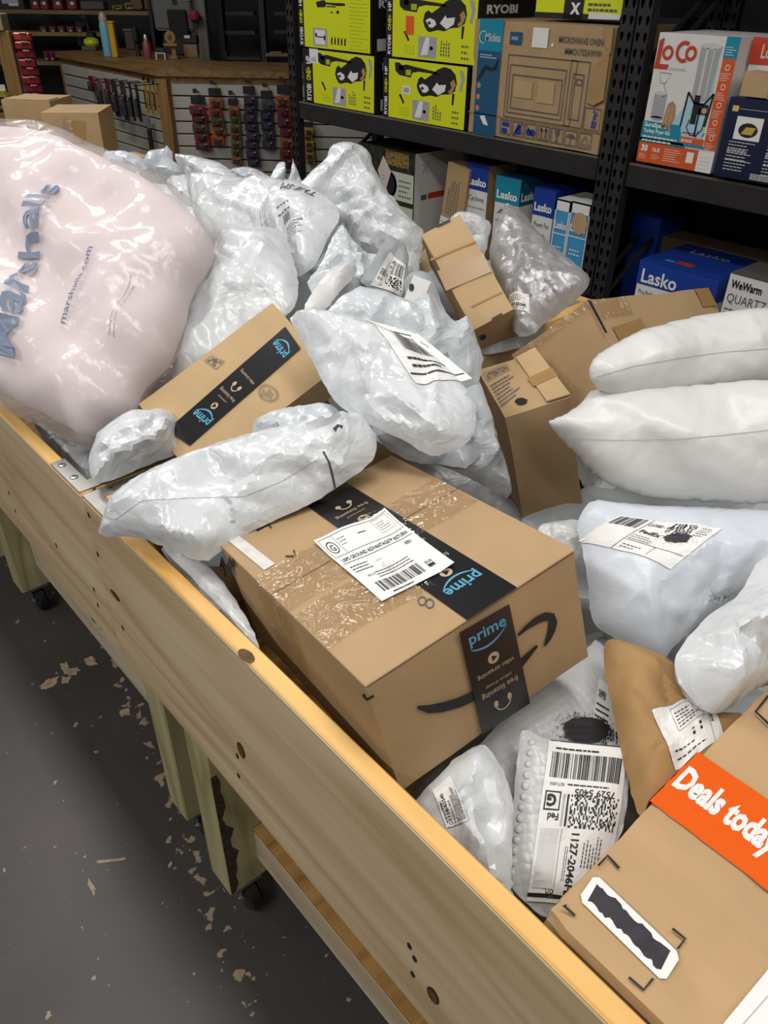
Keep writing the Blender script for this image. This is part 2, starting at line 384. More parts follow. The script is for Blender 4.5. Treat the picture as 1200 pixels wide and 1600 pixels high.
def crumple(V, T, ex, rn, iters=60, lam=.07, bend=.35, keep=.012, amp=.004, aniso=None, pins=None):
    N = len(V); T = np.asarray(T)
    E = np.vstack([T[:, [0, 1]], T[:, [1, 2]], T[:, [2, 0]]]); opp = np.r_[T[:, 2], T[:, 0], T[:, 1]]
    Es = np.sort(E, 1); key = Es[:, 0].astype(np.int64)*N+Es[:, 1]; order = np.argsort(key, kind='stable'); k = key[order]
    uq, first, cnt = np.unique(k, return_index=True, return_counts=True)
    ei = Es[order[first]]
    two = first[cnt == 2]; bi = np.stack([opp[order[two]], opp[order[two+1]]], 1)
    L0 = np.linalg.norm(V[ei[:, 0]]-V[ei[:, 1]], axis=1)
    mid = (V[ei[:, 0]]+V[ei[:, 1]])/2
    f = np.clip(.55+.45*waves(mid, rn, lam*3), .05, 1.3); L = L0*(1+ex*f)
    if aniso is not None:
        d = (V[ei[:, 1]]-V[ei[:, 0]])/np.maximum(L0, 1e-9)[:, None]; L = L*(1+aniso[1]*(d@np.asarray(aniso[0]))**2)
    LB = np.linalg.norm(V[bi[:, 0]]-V[bi[:, 1]], axis=1)
    fn = np.cross(V[T[:, 1]]-V[T[:, 0]], V[T[:, 2]]-V[T[:, 0]]); vn = np.zeros((N, 3))
    for c in range(3): vn += scatter_add(N, T[:, c], fn)
    vn /= np.linalg.norm(vn, axis=1)[:, None]+1e-12
    X = V + vn*(amp*waves(V, rn, lam))[:, None] + vn*(amp*.35*rn.randn(N))[:, None]; Xp = X.copy()
    deg = np.bincount(ei.ravel(), minlength=N); degb = np.bincount(bi.ravel(), minlength=N)+1e-9
    i0, i1 = ei[:, 0], ei[:, 1]; b0, b1 = bi[:, 0], bi[:, 1]
    for it in range(iters):
        v = (X-Xp)*.86; Xp = X.copy(); X = X+v
        X = X + keep*(V-X)
        for rep in range(2):
            D = X[i1]-X[i0]; l = np.linalg.norm(D, axis=1)+1e-9; c = D*((l-L)/l*.5)[:, None]
            X = X + (scatter_add(N, i0, c)-scatter_add(N, i1, c))/deg[:, None]*1.5
        D = X[b1]-X[b0]; l = np.linalg.norm(D, axis=1)+1e-9; s = np.where(l < LB, (l-LB)/l*.5, 0)*bend; c = D*s[:, None]
        X = X + (scatter_add(N, b0, c)-scatter_add(N, b1, c))/degb[:, None]
    return X
class Bag:
    def __init__(s, name, label, cat, outline, p1, p2, n0, m, T=(.05, .03), rim=.09, fringe=.004, res=.0075, ex=.015, lam=.06, seed=1, iters=36, keep=.02, bend=.35,
                 amp=.001, aniso=None, group=None, lump=.25, smooth=1, power=1.7, world=False, sharp=22, own=True, fac=((.085, .014), (.040, .006)), fold=(24, .010), rimw=None, focus=None, sm=1):
        rn = np.random.RandomState(seed)
        
        if world is False: P1 = onz(*p1); P2 = onz(*p2); n0 = nrm(n0); u = nrm(P2-P1); n = nrm(n0-u*(n0@u)); R = np.stack([u, np.cross(n, u), n], 1)
        if world is not False:                     # (centre, yaw, length, width): a loose rectangle lying anywhere in the room
            c0, yw, ln_, wd_ = world; R = rz(yw)@frame((1, 0, rn.uniform(-.15, .15)), (0, 1, rn.uniform(-.15, .15))); P1 = np.asarray(c0, float); n = R[:, 2]
            Q = np.array([P1+R@np.array([a*ln_/2*rn.uniform(.9, 1.06), b*wd_/2*rn.uniform(.9, 1.06), 0]) for a, b in ((-1, -1), (-.4, -1), (.3, -1), (1, -1), (1, -.2), (1, .4), (1, 1), (.3, 1), (-.4, 1), (-1, 1), (-1, .3), (-1, -.4))])
        else: Q = np.array([onplane(x, y, P1, n) for (x, y) in outline])
        c = Q.mean(0); o2 = ((Q-c)@R)[:, :2]
        A = np.sum(o2[:, 0]*np.roll(o2[:, 1], -1)-np.roll(o2[:, 0], -1)*o2[:, 1])
        if A < 0: o2 = o2[::-1]
        s.outline = o2; B = resample(smooth_closed(o2, smooth), res); nb = len(B)
        lo, hi = B.min(0), B.max(0); h = res*.9; gx = np.arange(lo[0], hi[0], h); gy = np.arange(lo[1], hi[1], h*.866)
        XX, YY = np.meshgrid(gx, gy); XX = XX + (np.arange(len(gy)) % 2)[:, None]*h/2; P = np.stack([XX.ravel(), YY.ravel()], 1) + rn.uniform(-.22, .22, (XX.size, 2))*h
        P = P[inside(P, B)]; P = P[dist_to(P, B) > res*.55]
        pts = np.vstack([B, P]); r = delaunay_2d_cdt([Vector(p) for p in pts], [(i, (i+1) % nb) for i in range(nb)], [], 1, 1e-7)
        V2 = np.array([v[:] for v in r[0]]); tris = np.array([t for t in r[2] if len(t) == 3]); 
        onb = np.array([any(i < nb for i in o) for o in r[3]]) if len(r[3]) == len(V2) else (dist_to(V2, B) < 1e-5)
        d = dist_to(V2, B); e = np.clip((d-fringe)/rim, 0, 1); prof = (1-(1-e)**power)**(1/power)
        wv = 1+lump*np.clip(waves(V2, rn, .16, 5), -1.6, 1.6)*.6
        zt = T[0]*prof*wv; zb = -T[1]*prof*(2-wv)
        for (cell, am) in fac:
            am = am*1.25; fz = facets(V2, rn, cell)*am; fb = facets(V2, rn, cell)*am; k = np.clip(d/(cell*.6), 0, 1); zt = zt+fz*k; zb = zb+fb*k
        if fold:
            fpt = None if focus is None else [s.px2uv(p, P1, n, c, R) for p in focus]
            k = np.clip(d/.02, 0, 1); zt = zt+folds(V2, rn, B, fold[0], fold[1], focus=fpt)*k; zb = zb-folds(V2, rn, B, fold[0], fold[1])*k
        if rimw:
            ci = np.argmin(((V2[:, None, :]-B[None, :, :])**2).sum(2), 1) if len(V2)*len(B) < 4e6 else np.zeros(len(V2), int)
            sl = ci*res; ph = sl/rimw[1]+.6*np.sin(sl/rimw[1]*.37)+.8*waves(V2, rn, .1); rg = 1-2*np.abs((ph % 1)-.5)*2
            k = np.clip(d/.012, 0, 1)*np.exp(-d/rimw[2]); zt = zt+rimw[0]*rg*k; zb = zb-rimw[0]*rg*k
        N = len(V2); mapb = np.arange(N); inn = ~onb; mapb[inn] = N+np.arange(inn.sum())
        V3 = np.vstack([np.c_[V2, zt], np.c_[V2[inn], zb[inn]]]); F = np.vstack([tris, mapb[tris][:, ::-1]])
        if ex > 0: X = crumple(V3, F, ex, rn, iters, lam, bend, keep, amp, aniso)
        else: X = V3
        ee = np.unique(np.sort(np.vstack([F[:, [0, 1]], F[:, [1, 2]], F[:, [2, 0]]]), 1), axis=0); dg = np.bincount(ee.ravel(), minlength=len(X))
        for _ in range(sm):
            av = (scatter_add(len(X), ee[:, 0], X[ee[:, 1]])+scatter_add(len(X), ee[:, 1], X[ee[:, 0]]))/dg[:, None]; X = X+.45*(av-X)
        s.V, s.F, s.R, s.c = X, F, R, c
        s.bvh = BVHTree.FromPolygons([Vector(v) for v in X], [tuple(map(int, f)) for f in F])
        if own:
            s.ob = mk(name, X, F, m, None, smooth=True, label=label, cat=cat, group=group, mtx=m4(R, c), sharp=sharp)
        else:
            s.ob = None
    def px2uv(s, p, P1, n, c, R): return ((onplane(p[0], p[1], P1, n)-c)@R)[:2]
    def hit(s, px, py):
        o = (CAM_P-s.c)@s.R; d = nrm(ray(px, py)@s.R); h = s.bvh.ray_cast(Vector(o), Vector(d))
        if h[0] is None:
            t = -o[2]/d[2]; return o+d*t
        return np.array(h[0])
    def map(s, px4):
        """px4: BL, BR, TR, TL of the print in the photograph; lays a print on the film"""
        q = [s.hit(*p)[:2] for p in px4]
        def f(a, b, off):
            a = a[:, None]; b = b[:, None]; uv = (1-a)*(1-b)*q[0]+a*(1-b)*q[1]+a*b*q[2]+(1-a)*b*q[3]; out = np.zeros((len(uv), 3))
            for i, (x, y) in enumerate(uv):
                h = s.bvh.ray_cast(Vector((x, y, .6)), Vector((0, 0, -1)))
                if h[0] is None: out[i] = (x, y, off)
                else: nn = np.array(h[1]); nn = nn if nn[2] > 0 else -nn; out[i] = np.array(h[0]) + np.array([0, 0, off]) + .3*off*nn
            return out
        return f
    def line(s, nm, pts, w, m, off=.0012):
        """thin seam or crease line through photograph points, laid on the film"""
        P = []
        for a, b in zip(pts[:-1], pts[1:]):
            n_ = max(1, int(math.hypot(b[0]-a[0], b[1]-a[1])/8)); P += [(a[0]+(b[0]-a[0])*i/n_, a[1]+(b[1]-a[1])*i/n_) for i in range(n_)]
        P.append(pts[-1]); Q = np.array([s.hit(*p) for p in P]); e = nrm(ray(*pts[0])@s.R); V = []
        for i in range(len(Q)):
            t = Q[min(i+1, len(Q)-1)]-Q[max(i-1, 0)]; side = np.cross(t, e); side = side/(np.linalg.norm(side)+1e-9)*w/2; V += [Q[i]-side-e*off, Q[i]+side-e*off]
        return mk(nm, V, [(2*i, 2*i+1, 2*i+3, 2*i+2) for i in range(len(Q)-1)], m, s.ob)
    def put(s, dec, px4, off=.0015, step=.0005, parent=None): return dec.emit(s.map(px4), parent or s.ob, off, step)
# ---------------------------------------------------------------- the setting
def floor_material():
    m = bpy.data.materials.new('painted_concrete'); m.use_nodes = True; nt = m.node_tree; b = nt.nodes['Principled BSDF']; L = nt.links.new
    tc = nt.nodes.new('ShaderNodeTexCoord')
    def noise(sc, det=4., dist=0.):
        n = nt.nodes.new('ShaderNodeTexNoise'); n.inputs['Scale'].default_value = sc; n.inputs['Detail'].default_value = det; n.inputs['Distortion'].default_value = dist
        L(tc.outputs['Object'], n.inputs['Vector']); return n
    def ramp(src, p0, p1, c0, c1):
        r = nt.nodes.new('ShaderNodeValToRGB'); r.color_ramp.elements[0].position = p0; r.color_ramp.elements[1].position = p1
        r.color_ramp.elements[0].color = (*c0, 1); r.color_ramp.elements[1].color = (*c1, 1); L(src, r.inputs['Fac']); return r
    base = ramp(noise(2.2, 5).outputs['Fac'], .35, .7, (.050, .046, .045), (.078, .066, .064))
    spk = ramp(noise(95., 2).outputs['Fac'], .735, .76, (0, 0, 0), (.8, .8, .8))          # specks of chipped paint
    # worn strip running under the bin and loose flakes
    sp = nt.nodes.new('ShaderNodeSeparateXYZ'); L(tc.outputs['Object'], sp.inputs[0])
    mr = nt.nodes.new('ShaderNodeMapRange'); mr.inputs[1].default_value = .045; mr.inputs[2].default_value = .0; mr.inputs[3].default_value = 0.; mr.inputs[4].default_value = .125
    mY = nt.nodes.new('ShaderNodeMath'); mY.operation = 'MULTIPLY_ADD'; mY.inputs[1].default_value = -.2067; L(sp.outputs['Y'], mY.inputs[0]); L(sp.outputs['X'], mY.inputs[2])
    ab = nt.nodes.new('ShaderNodeMath'); ab.operation = 'SUBTRACT'; ab.inputs[1].default_value = .137; L(mY.outputs[0], ab.inputs[0])
    a2 = nt.nodes.new('ShaderNodeMath'); a2.operation = 'ABSOLUTE'; L(ab.outputs[0], a2.inputs[0]); L(a2.outputs[0], mr.inputs[0])
    ns = noise(34., 5); ad = nt.nodes.new('ShaderNodeMath'); ad.operation = 'ADD'; L(ns.outputs['Fac'], ad.inputs[0]); L(mr.outputs[0], ad.inputs[1])
    flake = ramp(ad.outputs[0], .685, .70, (0, 0, 0), (1, 1, 1))
    m1 = nt.nodes.new('ShaderNodeMixRGB'); L(spk.outputs[0], m1.inputs[0]); L(base.outputs[0], m1.inputs[1]); m1.inputs[2].default_value = (.25, .21, .18, 1)
    m2 = nt.nodes.new('ShaderNodeMixRGB'); L(flake.outputs[0], m2.inputs[0]); L(m1.outputs[0], m2.inputs[1]); m2.inputs[2].default_value = (.33, .25, .17, 1)
    L(m2.outputs[0], b.inputs['Base Color']); b.inputs['Roughness'].default_value = .42; b.inputs['Specular IOR Level'].default_value = .4
    k = nt.nodes.new('ShaderNodeBump'); k.inputs['Strength'].default_value = .08; k.inputs['Distance'].default_value = .01; L(noise(14., 4).outputs['Fac'], k.inputs['Height']); L(k.outputs['Normal'], b.inputs['Normal'])
    return m
FLOOR = floor_material()
DARKWALL = mat('dark_wall', (.028, .027, .028), .8, var=.3, vscale=2.)
CEIL = mat('ceiling_tile', (.45, .44, .42), .9)
G().box((1.5, 4., -.05), (13, 18, .1)).build('floor', FLOOR, kind='structure')
G().box((1.5, 4., 3.5), (13, 18, .1)).build('ceiling', CEIL, kind='structure')
WALLN = np.array([.659, .752, 0.]); WALLN = nrm(WALLN); WALLT = np.array([WALLN[1], -WALLN[0], 0])
RW = np.stack([WALLT, WALLN, [0, 0, 1.]], 1)
G().box(WALLN*9.75+np.array([0, 0, 1.75]), (16, .1, 3.5), RW).build('wall_back', DARKWALL, kind='structure')
G().box((6.6, 1., 1.75), (.1, 12, 3.5)).build('wall_right', DARKWALL, kind='structure')
# chipped patches of floor paint that show their own outline
CHIP = mat('bare_concrete', (.36, .27, .18), .8, var=.3, vscale=60.)
def floor_patch(pts, seed):
    d = Dec(1, 1, .5); rn = random.Random(seed); P = [onz(x, y, 0) for x, y in pts]; c = np.mean(P, 0); Q = []
    for i in range(len(P)):
        a, b = P[i], P[(i+1) % len(P)]
        for t in range(5): q = a+(b-a)*t/5; Q.append(c+(q-c)*rn.uniform(.75, 1.15))
    V = [(q[0], q[1], .0008) for q in Q]; mk('paint_chip', V, [tuple(range(len(V)))[::-1] if sum(V[i-1][0]*V[i][1]-V[i][0]*V[i-1][1] for i in range(len(V))) < 0 else tuple(range(len(V)))], CHIP, FLO, kind='stuff')
FLO = bpy.data.objects['floor']
for i, p in enumerate([[(62, 1073), (72, 1062), (92, 1057), (88, 1070), (68, 1078)], [(92, 1040), (104, 1033), (108, 1045), (122, 1043), (124, 1052), (108, 1058), (98, 1052)], [(96, 1058), (112, 1057), (106, 1068), (97, 1068)],
                       [(130, 1030), (146, 1024), (152, 1038), (138, 1042)], [(185, 1110), (200, 1105), (205, 1118), (190, 1120)], [(138, 1372), (150, 1390), (146, 1400), (136, 1380)], [(150, 1345), (196, 1340), (196, 1344), (152, 1350)], [(262, 1352), (268, 1344), (270, 1350), (264, 1358)]]): floor_patch(p, i)

# ---------------------------------------------------------------- wooden bins on casters
PINE = wood('pine_board', (.50, .355, .195), (.68, .54, .35), 1)
PINE_END = wood('pine_across', (.41, .285, .150), (.58, .455, .285), 0)
PINE_LIT = wood('pine_lit_top', (.66, .36, .10), (.86, .56, .21), 1, rough=.5)  # same pine, brighter and more orange: warm light from above put into colour
PINE_LITX = wood('pine_lit_top_across', (.66, .36, .10), (.86, .56, .21), 0, rough=.5)
TREAT = wood('treated_post', (.30, .27, .125), (.52, .48, .27), 2)
PALE = wood('pale_rail', (.46, .36, .23), (.64, .55, .40), 1)
PLY = wood('plywood', (.26, .12, .035), (.46, .26, .08), 0, scale=1.2)
ZINC = mat('zinc_plate', (.50, .50, .48), .42, metal=.75, var=.12, vscale=20.)
RUBBER = mat('black_rubber', (.012, .012, .012), .35)
STEEL = mat('caster_steel', (.38, .38, .38), .35, metal=.9)
HOLE = mat('nail_hole', (.02, .012, .008), .9)
KNOT = mat('knot_heart', (.12, .06, .022), .7, var=.4, vscale=90.)
KNOTR = mat('knot_ring', (.05, .022, .01), .8)
RX0, RX1, BX1, ZT, ZB = .331, .357, 1.74, .95, .598
def bin_(name, label, y0, y1, legs, lowx, seams):
    b = thing(name, label, 'bin', None, (.95, (y0+y1)/2, 0)); oc = np.array([.95, (y0+y1)/2, 0])
    def pt(nm, c, d, m, bev=.002, parent=None): return G().box(np.array(c)-oc, d, None, bev).build(nm, m, parent or b)
    L = y1-y0; ym = (y0+y1)/2; zc = (ZT+ZB)/2; h = ZT-ZB; t = RX1-RX0
    pt('side_board', ((RX0+RX1)/2, ym, zc-.001), (t, L, h-.002), PINE, .003)
    pt('lit_top_edge', ((RX0+RX1)/2, ym, ZT-.0025), (t-.002, L-.002, .006), PINE_LIT, .0025)  # thin cap that carries the painted overhead light
    pt('side_board', (BX1-t/2, ym, zc-.001), (t, L, h-.002), PINE, .003); pt('lit_top_edge', (BX1-t/2, ym, ZT-.0025), (t-.002, L-.002, .006), PINE_LIT, .0025)
    for yy in (y0+.019, y1-.019):
        pt('end_board', ((RX1+BX1-t)/2, yy, zc-.001), (BX1-t-RX1-.002, .038, h-.002), PINE_END, .003); pt('lit_top_edge', ((RX1+BX1-t)/2, yy, ZT-.0025), (BX1-t-RX1-.004, .036, .006), PINE_LITX, .0025)
    pt('bottom_panel', ((RX1+BX1)/2-t/2, ym, ZB+.012), (BX1-RX1-t-.004, L-.08, .018), PLY, .001)
    for (x, y) in legs:
        lg = pt('leg', (x+.0445, y+.0375, .085+(ZB-.002-.085)/2), (.089, .078, ZB-.002-.085), TREAT, .003)
        ca = thing('caster', None, None); ca.parent = b
        cx, cy = x+.045-oc[0], y+.012-oc[1]
        g = G().box((cx, cy+.02, .082), (.06, .07, .004)); g.box((cx-.019, cy+.005, .064), (.003, .03, .036)); g.box((cx+.019, cy+.005, .064), (.003, .03, .036)); g.cyl((cx-.026, cy-.002, .037), (cx+.026, cy-.002, .037), .005, n=8)
        g.build('fork', STEEL, b); bpy.data.objects.remove(ca)
        w = G().lathe([(.008, -.017), (.030, -.016), (.037, -.010), (.037, .010), (.030, .016), (.008, .017)], (cx, cy-.002, .037), 24, np.array([[0, 0, 1.], [0, 1, 0], [-1, 0, 0]])).build('caster_wheel', RUBBER, b, smooth=True, sharp=40)
        G().cyl((cx-.019, cy-.002, .037), (cx+.019, cy-.002, .037), .012, n=14).build('hub', STEEL, w)
    for (lx, a, e, zz) in lowx:
        pt('lower_rail', (lx+.019, (a+e)/2, zz), (.038, e-a, .092), PALE, .002)
        pt('lower_shelf', (lx+.035+.25, (a+e)/2, zz+.052), (.57, e-a-.002, .012), PLY, .001)
    return b, oc
NB, NBO = bin_('wooden_bin', 'long open pine bin in the foreground, rail running out at the bottom edge', -1.15, 1.108, [(.351, .852), (1.62, .852), (.351, -1.0), (1.62, -1.0)], [(.42, -.90, .850, .199), (1.64, -.9, .850, .199)], 0)
FB, FBO = bin_('wooden_bin', 'open pine bin joined end to end behind the foreground bin, under the pink bag', 1.114, 3.75, [(.369, 1.062), (.380, 2.075), (.380, 2.30), (1.62, 1.062), (1.62, 2.075)], [(.440, 1.145, 2.07, .215), (1.64, 1.145, 2.07, .215)], 0)
def disc_on_board(nm, px, py, rx, ry, m, bn, oc, lift=.0006, par=None):
    p = onx(px, py, RX0)-oc; V = [(p[0]-lift, p[1]+rx*math.cos(a), p[2]+ry*math.sin(a)) for a in [2*math.pi*i/14 for i in range(14)]]
    return mk(nm, V, [tuple(range(14))[::-1]], m, par or bn)
for (x, y) in ((371, 1181), (373, 1212), (640, 1478), (648, 1498), (645, 1522), (192, 981), (153, 866)): disc_on_board('screw_hole', x, y, .004, .006, HOLE, NB, NBO)
for (x, y) in ((139, 805), (147, 921), (153, 945), (24, 798), (14, 770), (88, 852)): disc_on_board('screw_hole', x, y, .004, .006, HOLE, FB, FBO)
for (x, y, r1, r2) in ((377, 1172, .010, .016), (677, 1555, .010, .015), (180, 930, .018, .008)):
    disc_on_board('knot', x, y, r1, r2, KNOTR, NB, NBO, .0008); disc_on_board('knot', x, y, r1*.75, r2*.78, KNOT, NB, NBO, .0014)
p = onz(388, 1024, ZT)-NBO; mk('knot', [(p[0]-.003+.008*math.cos(a), p[1]+.015*math.sin(a), ZT+.0012) for a in [2*math.pi*i/14 for i in range(14)]], [tuple(range(14))], KNOT, NB)
# corner plates where the bins meet, each with screws
def plate(bn, oc, rects, screws, slot=None):
    g = G()
    for (x0, y0, x1, y1) in rects: g.box(((x0+x1)/2-oc[0], (y0+y1)/2-oc[1], ZT+.0015), (abs(x1-x0), abs(y1-y0), .003))
    pl = g.build('corner_plate', ZINC, bn)
    for (x, y) in screws:
        G().lathe([(.0072, 0), (.0066, .0015), (.003, .0025)], (x-oc[0], y-oc[1], ZT+.003), 12).build('screw', STEEL, pl, smooth=True, sharp=40)
        G().cyl((x-oc[0], y-oc[1], ZT+.0054), (x-oc[0], y-oc[1], ZT+.0058), .0022, n=8).build('screw_slot', HOLE, pl)
plate(FB, FBO, [(RX0+.001, 1.117, RX1, 1.235), (RX1, 1.117, .52, 1.143)], [(.344, 1.215), (.344, 1.165), (.40, 1.13), (.475, 1.13)])
plate(NB, NBO, [(RX0+.001, .98, RX1, 1.105), (RX1, 1.080, .53, 1.105)], [(.344, 1.02), (.375, 1.092), (.36, 1.05), (.49, 1.092)])
# green ink stamps on the far lower rail
INKG = mat('green_stamp', (.02, .20, .09), .7)
for i, (a, b_) in enumerate((((140, 955), (150, 968)), ((153, 969), (166, 983)))):
    P = [onx(*q, .4395) for q in (a, (a[0]+4, a[1]+14), (b_[0], b_[1]+6), b_)]; mk('stamp', [tuple(q-FBO-np.array([.001, 0, 0])) for q in P], [(0, 1, 2, 3)], INKG, FB)

# ---------------------------------------------------------------- steel storage rack, two bays
RACK = mat('black_rack_steel', (.022, .021, .022), .5, var=.15, vscale=12., spec=.4)
DECK = mat('shelf_deck', (.06, .045, .03), .8)
SCR = mat('scuffed_edge', (.10, .09, .08), .6)
def upright(parent, oc, x, yl, yr, z0, z1, rows=2, pitch=.0515):
    """flange with real keyhole slots, facing -x, plus its return leg"""
    w = yl-yr; cw = w/rows; V = []; F = []
    n = int((z1-z0)/pitch)
    for r_ in range(rows):
        for k in range(n):
            cy = yr+cw*(r_+.5); cz = z0+pitch*(k+.5) + (pitch*.0 if r_ == 0 else 0.0)
            o = [(cy+sx*cw/2, cz+sz*pitch/2) for (sx, sz) in ((-1,-1),(0,-1),(1,-1),(1,0),(1,1),(0,1),(-1,1),(-1,0))]
            h = [(cy-.004, cz-.012), (cy, cz-.015), (cy+.004, cz-.012), (cy+.0085, cz+.006), (cy+.006, cz+.013), (cy, cz+.016), (cy-.006, cz+.013), (cy-.0085, cz+.006)]
            b = len(V); V += [(x-oc[0], p[0]-oc[1], p[1]) for p in o+h]; F += [(b+i, b+8+i, b+8+(i+1) % 8, b+(i+1) % 8) for i in range(8)]
    u = mk('upright', V, F, RACK, parent)
    g = G(); g.box((x+.022-oc[0], yr+.001-oc[1], (z0+z1)/2), (.044, .002, z1-z0)); g.box((x+.022-oc[0], yl-.001-oc[1], (z0+z1)/2), (.044, .002, z1-z0)); g.box((x+.04-oc[0], (yl+yr)/2-oc[1], (z0+z1)/2), (.002, w-.004, z1-z0))
    g.build('upright_channel', RACK, u)
FXR = 2.9
def bay(name, label, ya, yb, ups, panel=None):
    oc = np.array([FXR+.3, (ya+yb)/2, 0]); t = thing(name, label, 'rack', None, oc)
    for (a, b) in ups:
        upright(t, oc, FXR-.012, a, b, 0., 2.3); upright(t, oc, FXR+.60, a, b, 0., 2.3)
        for z in (.5, 1.3): G().cyl((FXR+.04-oc[0], (a+b)/2-oc[1], z), (FXR+.6-oc[0], (a+b)/2-oc[1], z+.35), .012, n=6).build('brace', RACK, t)
    for z in (.25, 1.05, 1.95):  # top level is out of view, added to shade the goods below
        for x in (FXR, FXR+.60):
            g = G().box((x+.012-oc[0], (ya+yb)/2-oc[1], z-.045), (.03, abs(yb-ya)-.01, .088), None, .004); bm = g.build('beam', RACK, t)
            G().box((x-.001-oc[0], (ya+yb)/2-oc[1], z-.004), (.008, abs(yb-ya)-.02, .010), None, .002).build('lip', SCR, bm)
        G().box((FXR+.31-oc[0], (ya+yb)/2-oc[1], z-.008), (.56, abs(yb-ya)-.02, .012)).build('deck', DECK, t)
    if panel: G().box((FXR+.635-oc[0], (panel[0]+panel[1])/2-oc[1], (panel[2]+panel[3])/2), (.01, abs(panel[1]-panel[0]), panel[3]-panel[2])).build('shade_panel', DARKWALL, t)  # dark sheet added to stand for the blackness between the boxes
    return t
bay('storage_rack', 'black perforated steel rack bay holding the yellow cartons and fan boxes', 1.98, 4.04, [(1.978, 1.914), (4.10, 4.035)], (1.99, 3.1, .26, 2.0))
bay('storage_rack', 'black perforated steel rack bay at the right edge holding the fryer kit', -.35, 1.85, [(1.910, 1.846), (-.34, -.405)], (-.4, 1.9, .26, 2.0))

STAIN = mat('mould_stain', (.05, .038, .02), .9, var=.6, vscale=70.); rs = random.Random(3)
L_ = [(.3525, z) for z in np.linspace(.09, .47, 16)]; R_ = [(.366+rs.uniform(-.006, .012)+(.006 if .18 < z < .34 else 0), z) for z in np.linspace(.47, .09, 16)]
mk('mould_stain', [(x-NBO[0], .8503-NBO[1], z) for x, z in L_+R_], [tuple(range(32))[::-1]], STAIN, NB)
# ---------------------------------------------------------------- goods on the rack
KRAFT = mat('kraft_board', (.425, .285, .148), .78, var=.06, vscale=14., bump=.06, bscale=120.)
KRAFT2 = mat('kraft_board_pale', (.485, .335, .172), .78, var=.06, vscale=14., bump=.06, bscale=120.)
KRAFTD = mat('kraft_board_brown', (.38, .24, .105), .8, var=.07, vscale=14., bump=.06, bscale=120.)
BLACK = mat('black_ink', (.012, .012, .013), .55); WHITE = mat('white_print', (.80, .80, .78), .5); INKGREY = mat('grey_ink', (.10, .10, .11), .6)
LIME = mat('lime_print', (.70, .76, .012), .45); LIMED = mat('lime_dark', (.40, .50, .02), .5); ORANGE = mat('orange_sticker', (.80, .12, .02), .5)
NAVYBLUE = mat('blue_print', (.012, .05, .33), .4); SKY = mat('sky_print', (.06, .33, .62), .4); TEAL = mat('teal_print', (.01, .25, .38), .4); PALEBLUE = mat('pale_blue_print', (.38, .62, .72), .45)
NAVY = mat('navy_print', (.008, .012, .045), .4); REDP = mat('red_print', (.55, .05, .02), .45); ORP = mat('red_orange_print', (.66, .10, .02), .45); GREYP = mat('grey_print', (.38, .39, .41), .4); LGREY = mat('light_grey_print', (.60, .60, .60), .45); TAN = mat('tan_print', (.45, .25, .12), .5); PINKP = mat('pink_print', (.6, .32, .24), .5)
DGREEN = mat('dark_green_print', (.022, .03, .016), .5, var=.8, vscale=30.); CREAM = mat('cream_print', (.55, .58, .48), .5); WHITEBOX = mat('white_carton', (.72, .72, .70), .5, var=.04); TEALD = mat('dark_teal_print', (.012, .09, .19), .5)
TAPE = mat('brown_tape', (.36, .215, .085), .3, var=.05, vscale=20.); CLEAR = mat('clear_tape', (.75, .66, .52), .12, alpha=.22, spec=.9)
def rackbox(name, label, yl, yr, zb, zt, x, dep, m, group=None, seed=1, ang=0., cat='carton', dent=.0012):
    c = np.array([x+dep/2, (yl+yr)/2, (zb+zt)/2]); return Carton(name, label, cat, c, rz(ang), (dep, abs(yl-yr), zt-zb), m, group, seed=seed, dent=dent, cell=.08)
K = lambda nm, m, l=0: (nm, m, l)
def pxrect(pts, x): P = [onx(*q, x) for q in pts]; ys = [p[1] for p in P]; zs = [p[2] for p in P]; return max(ys), min(ys), min(zs), max(zs)
DECKZ = 1.052
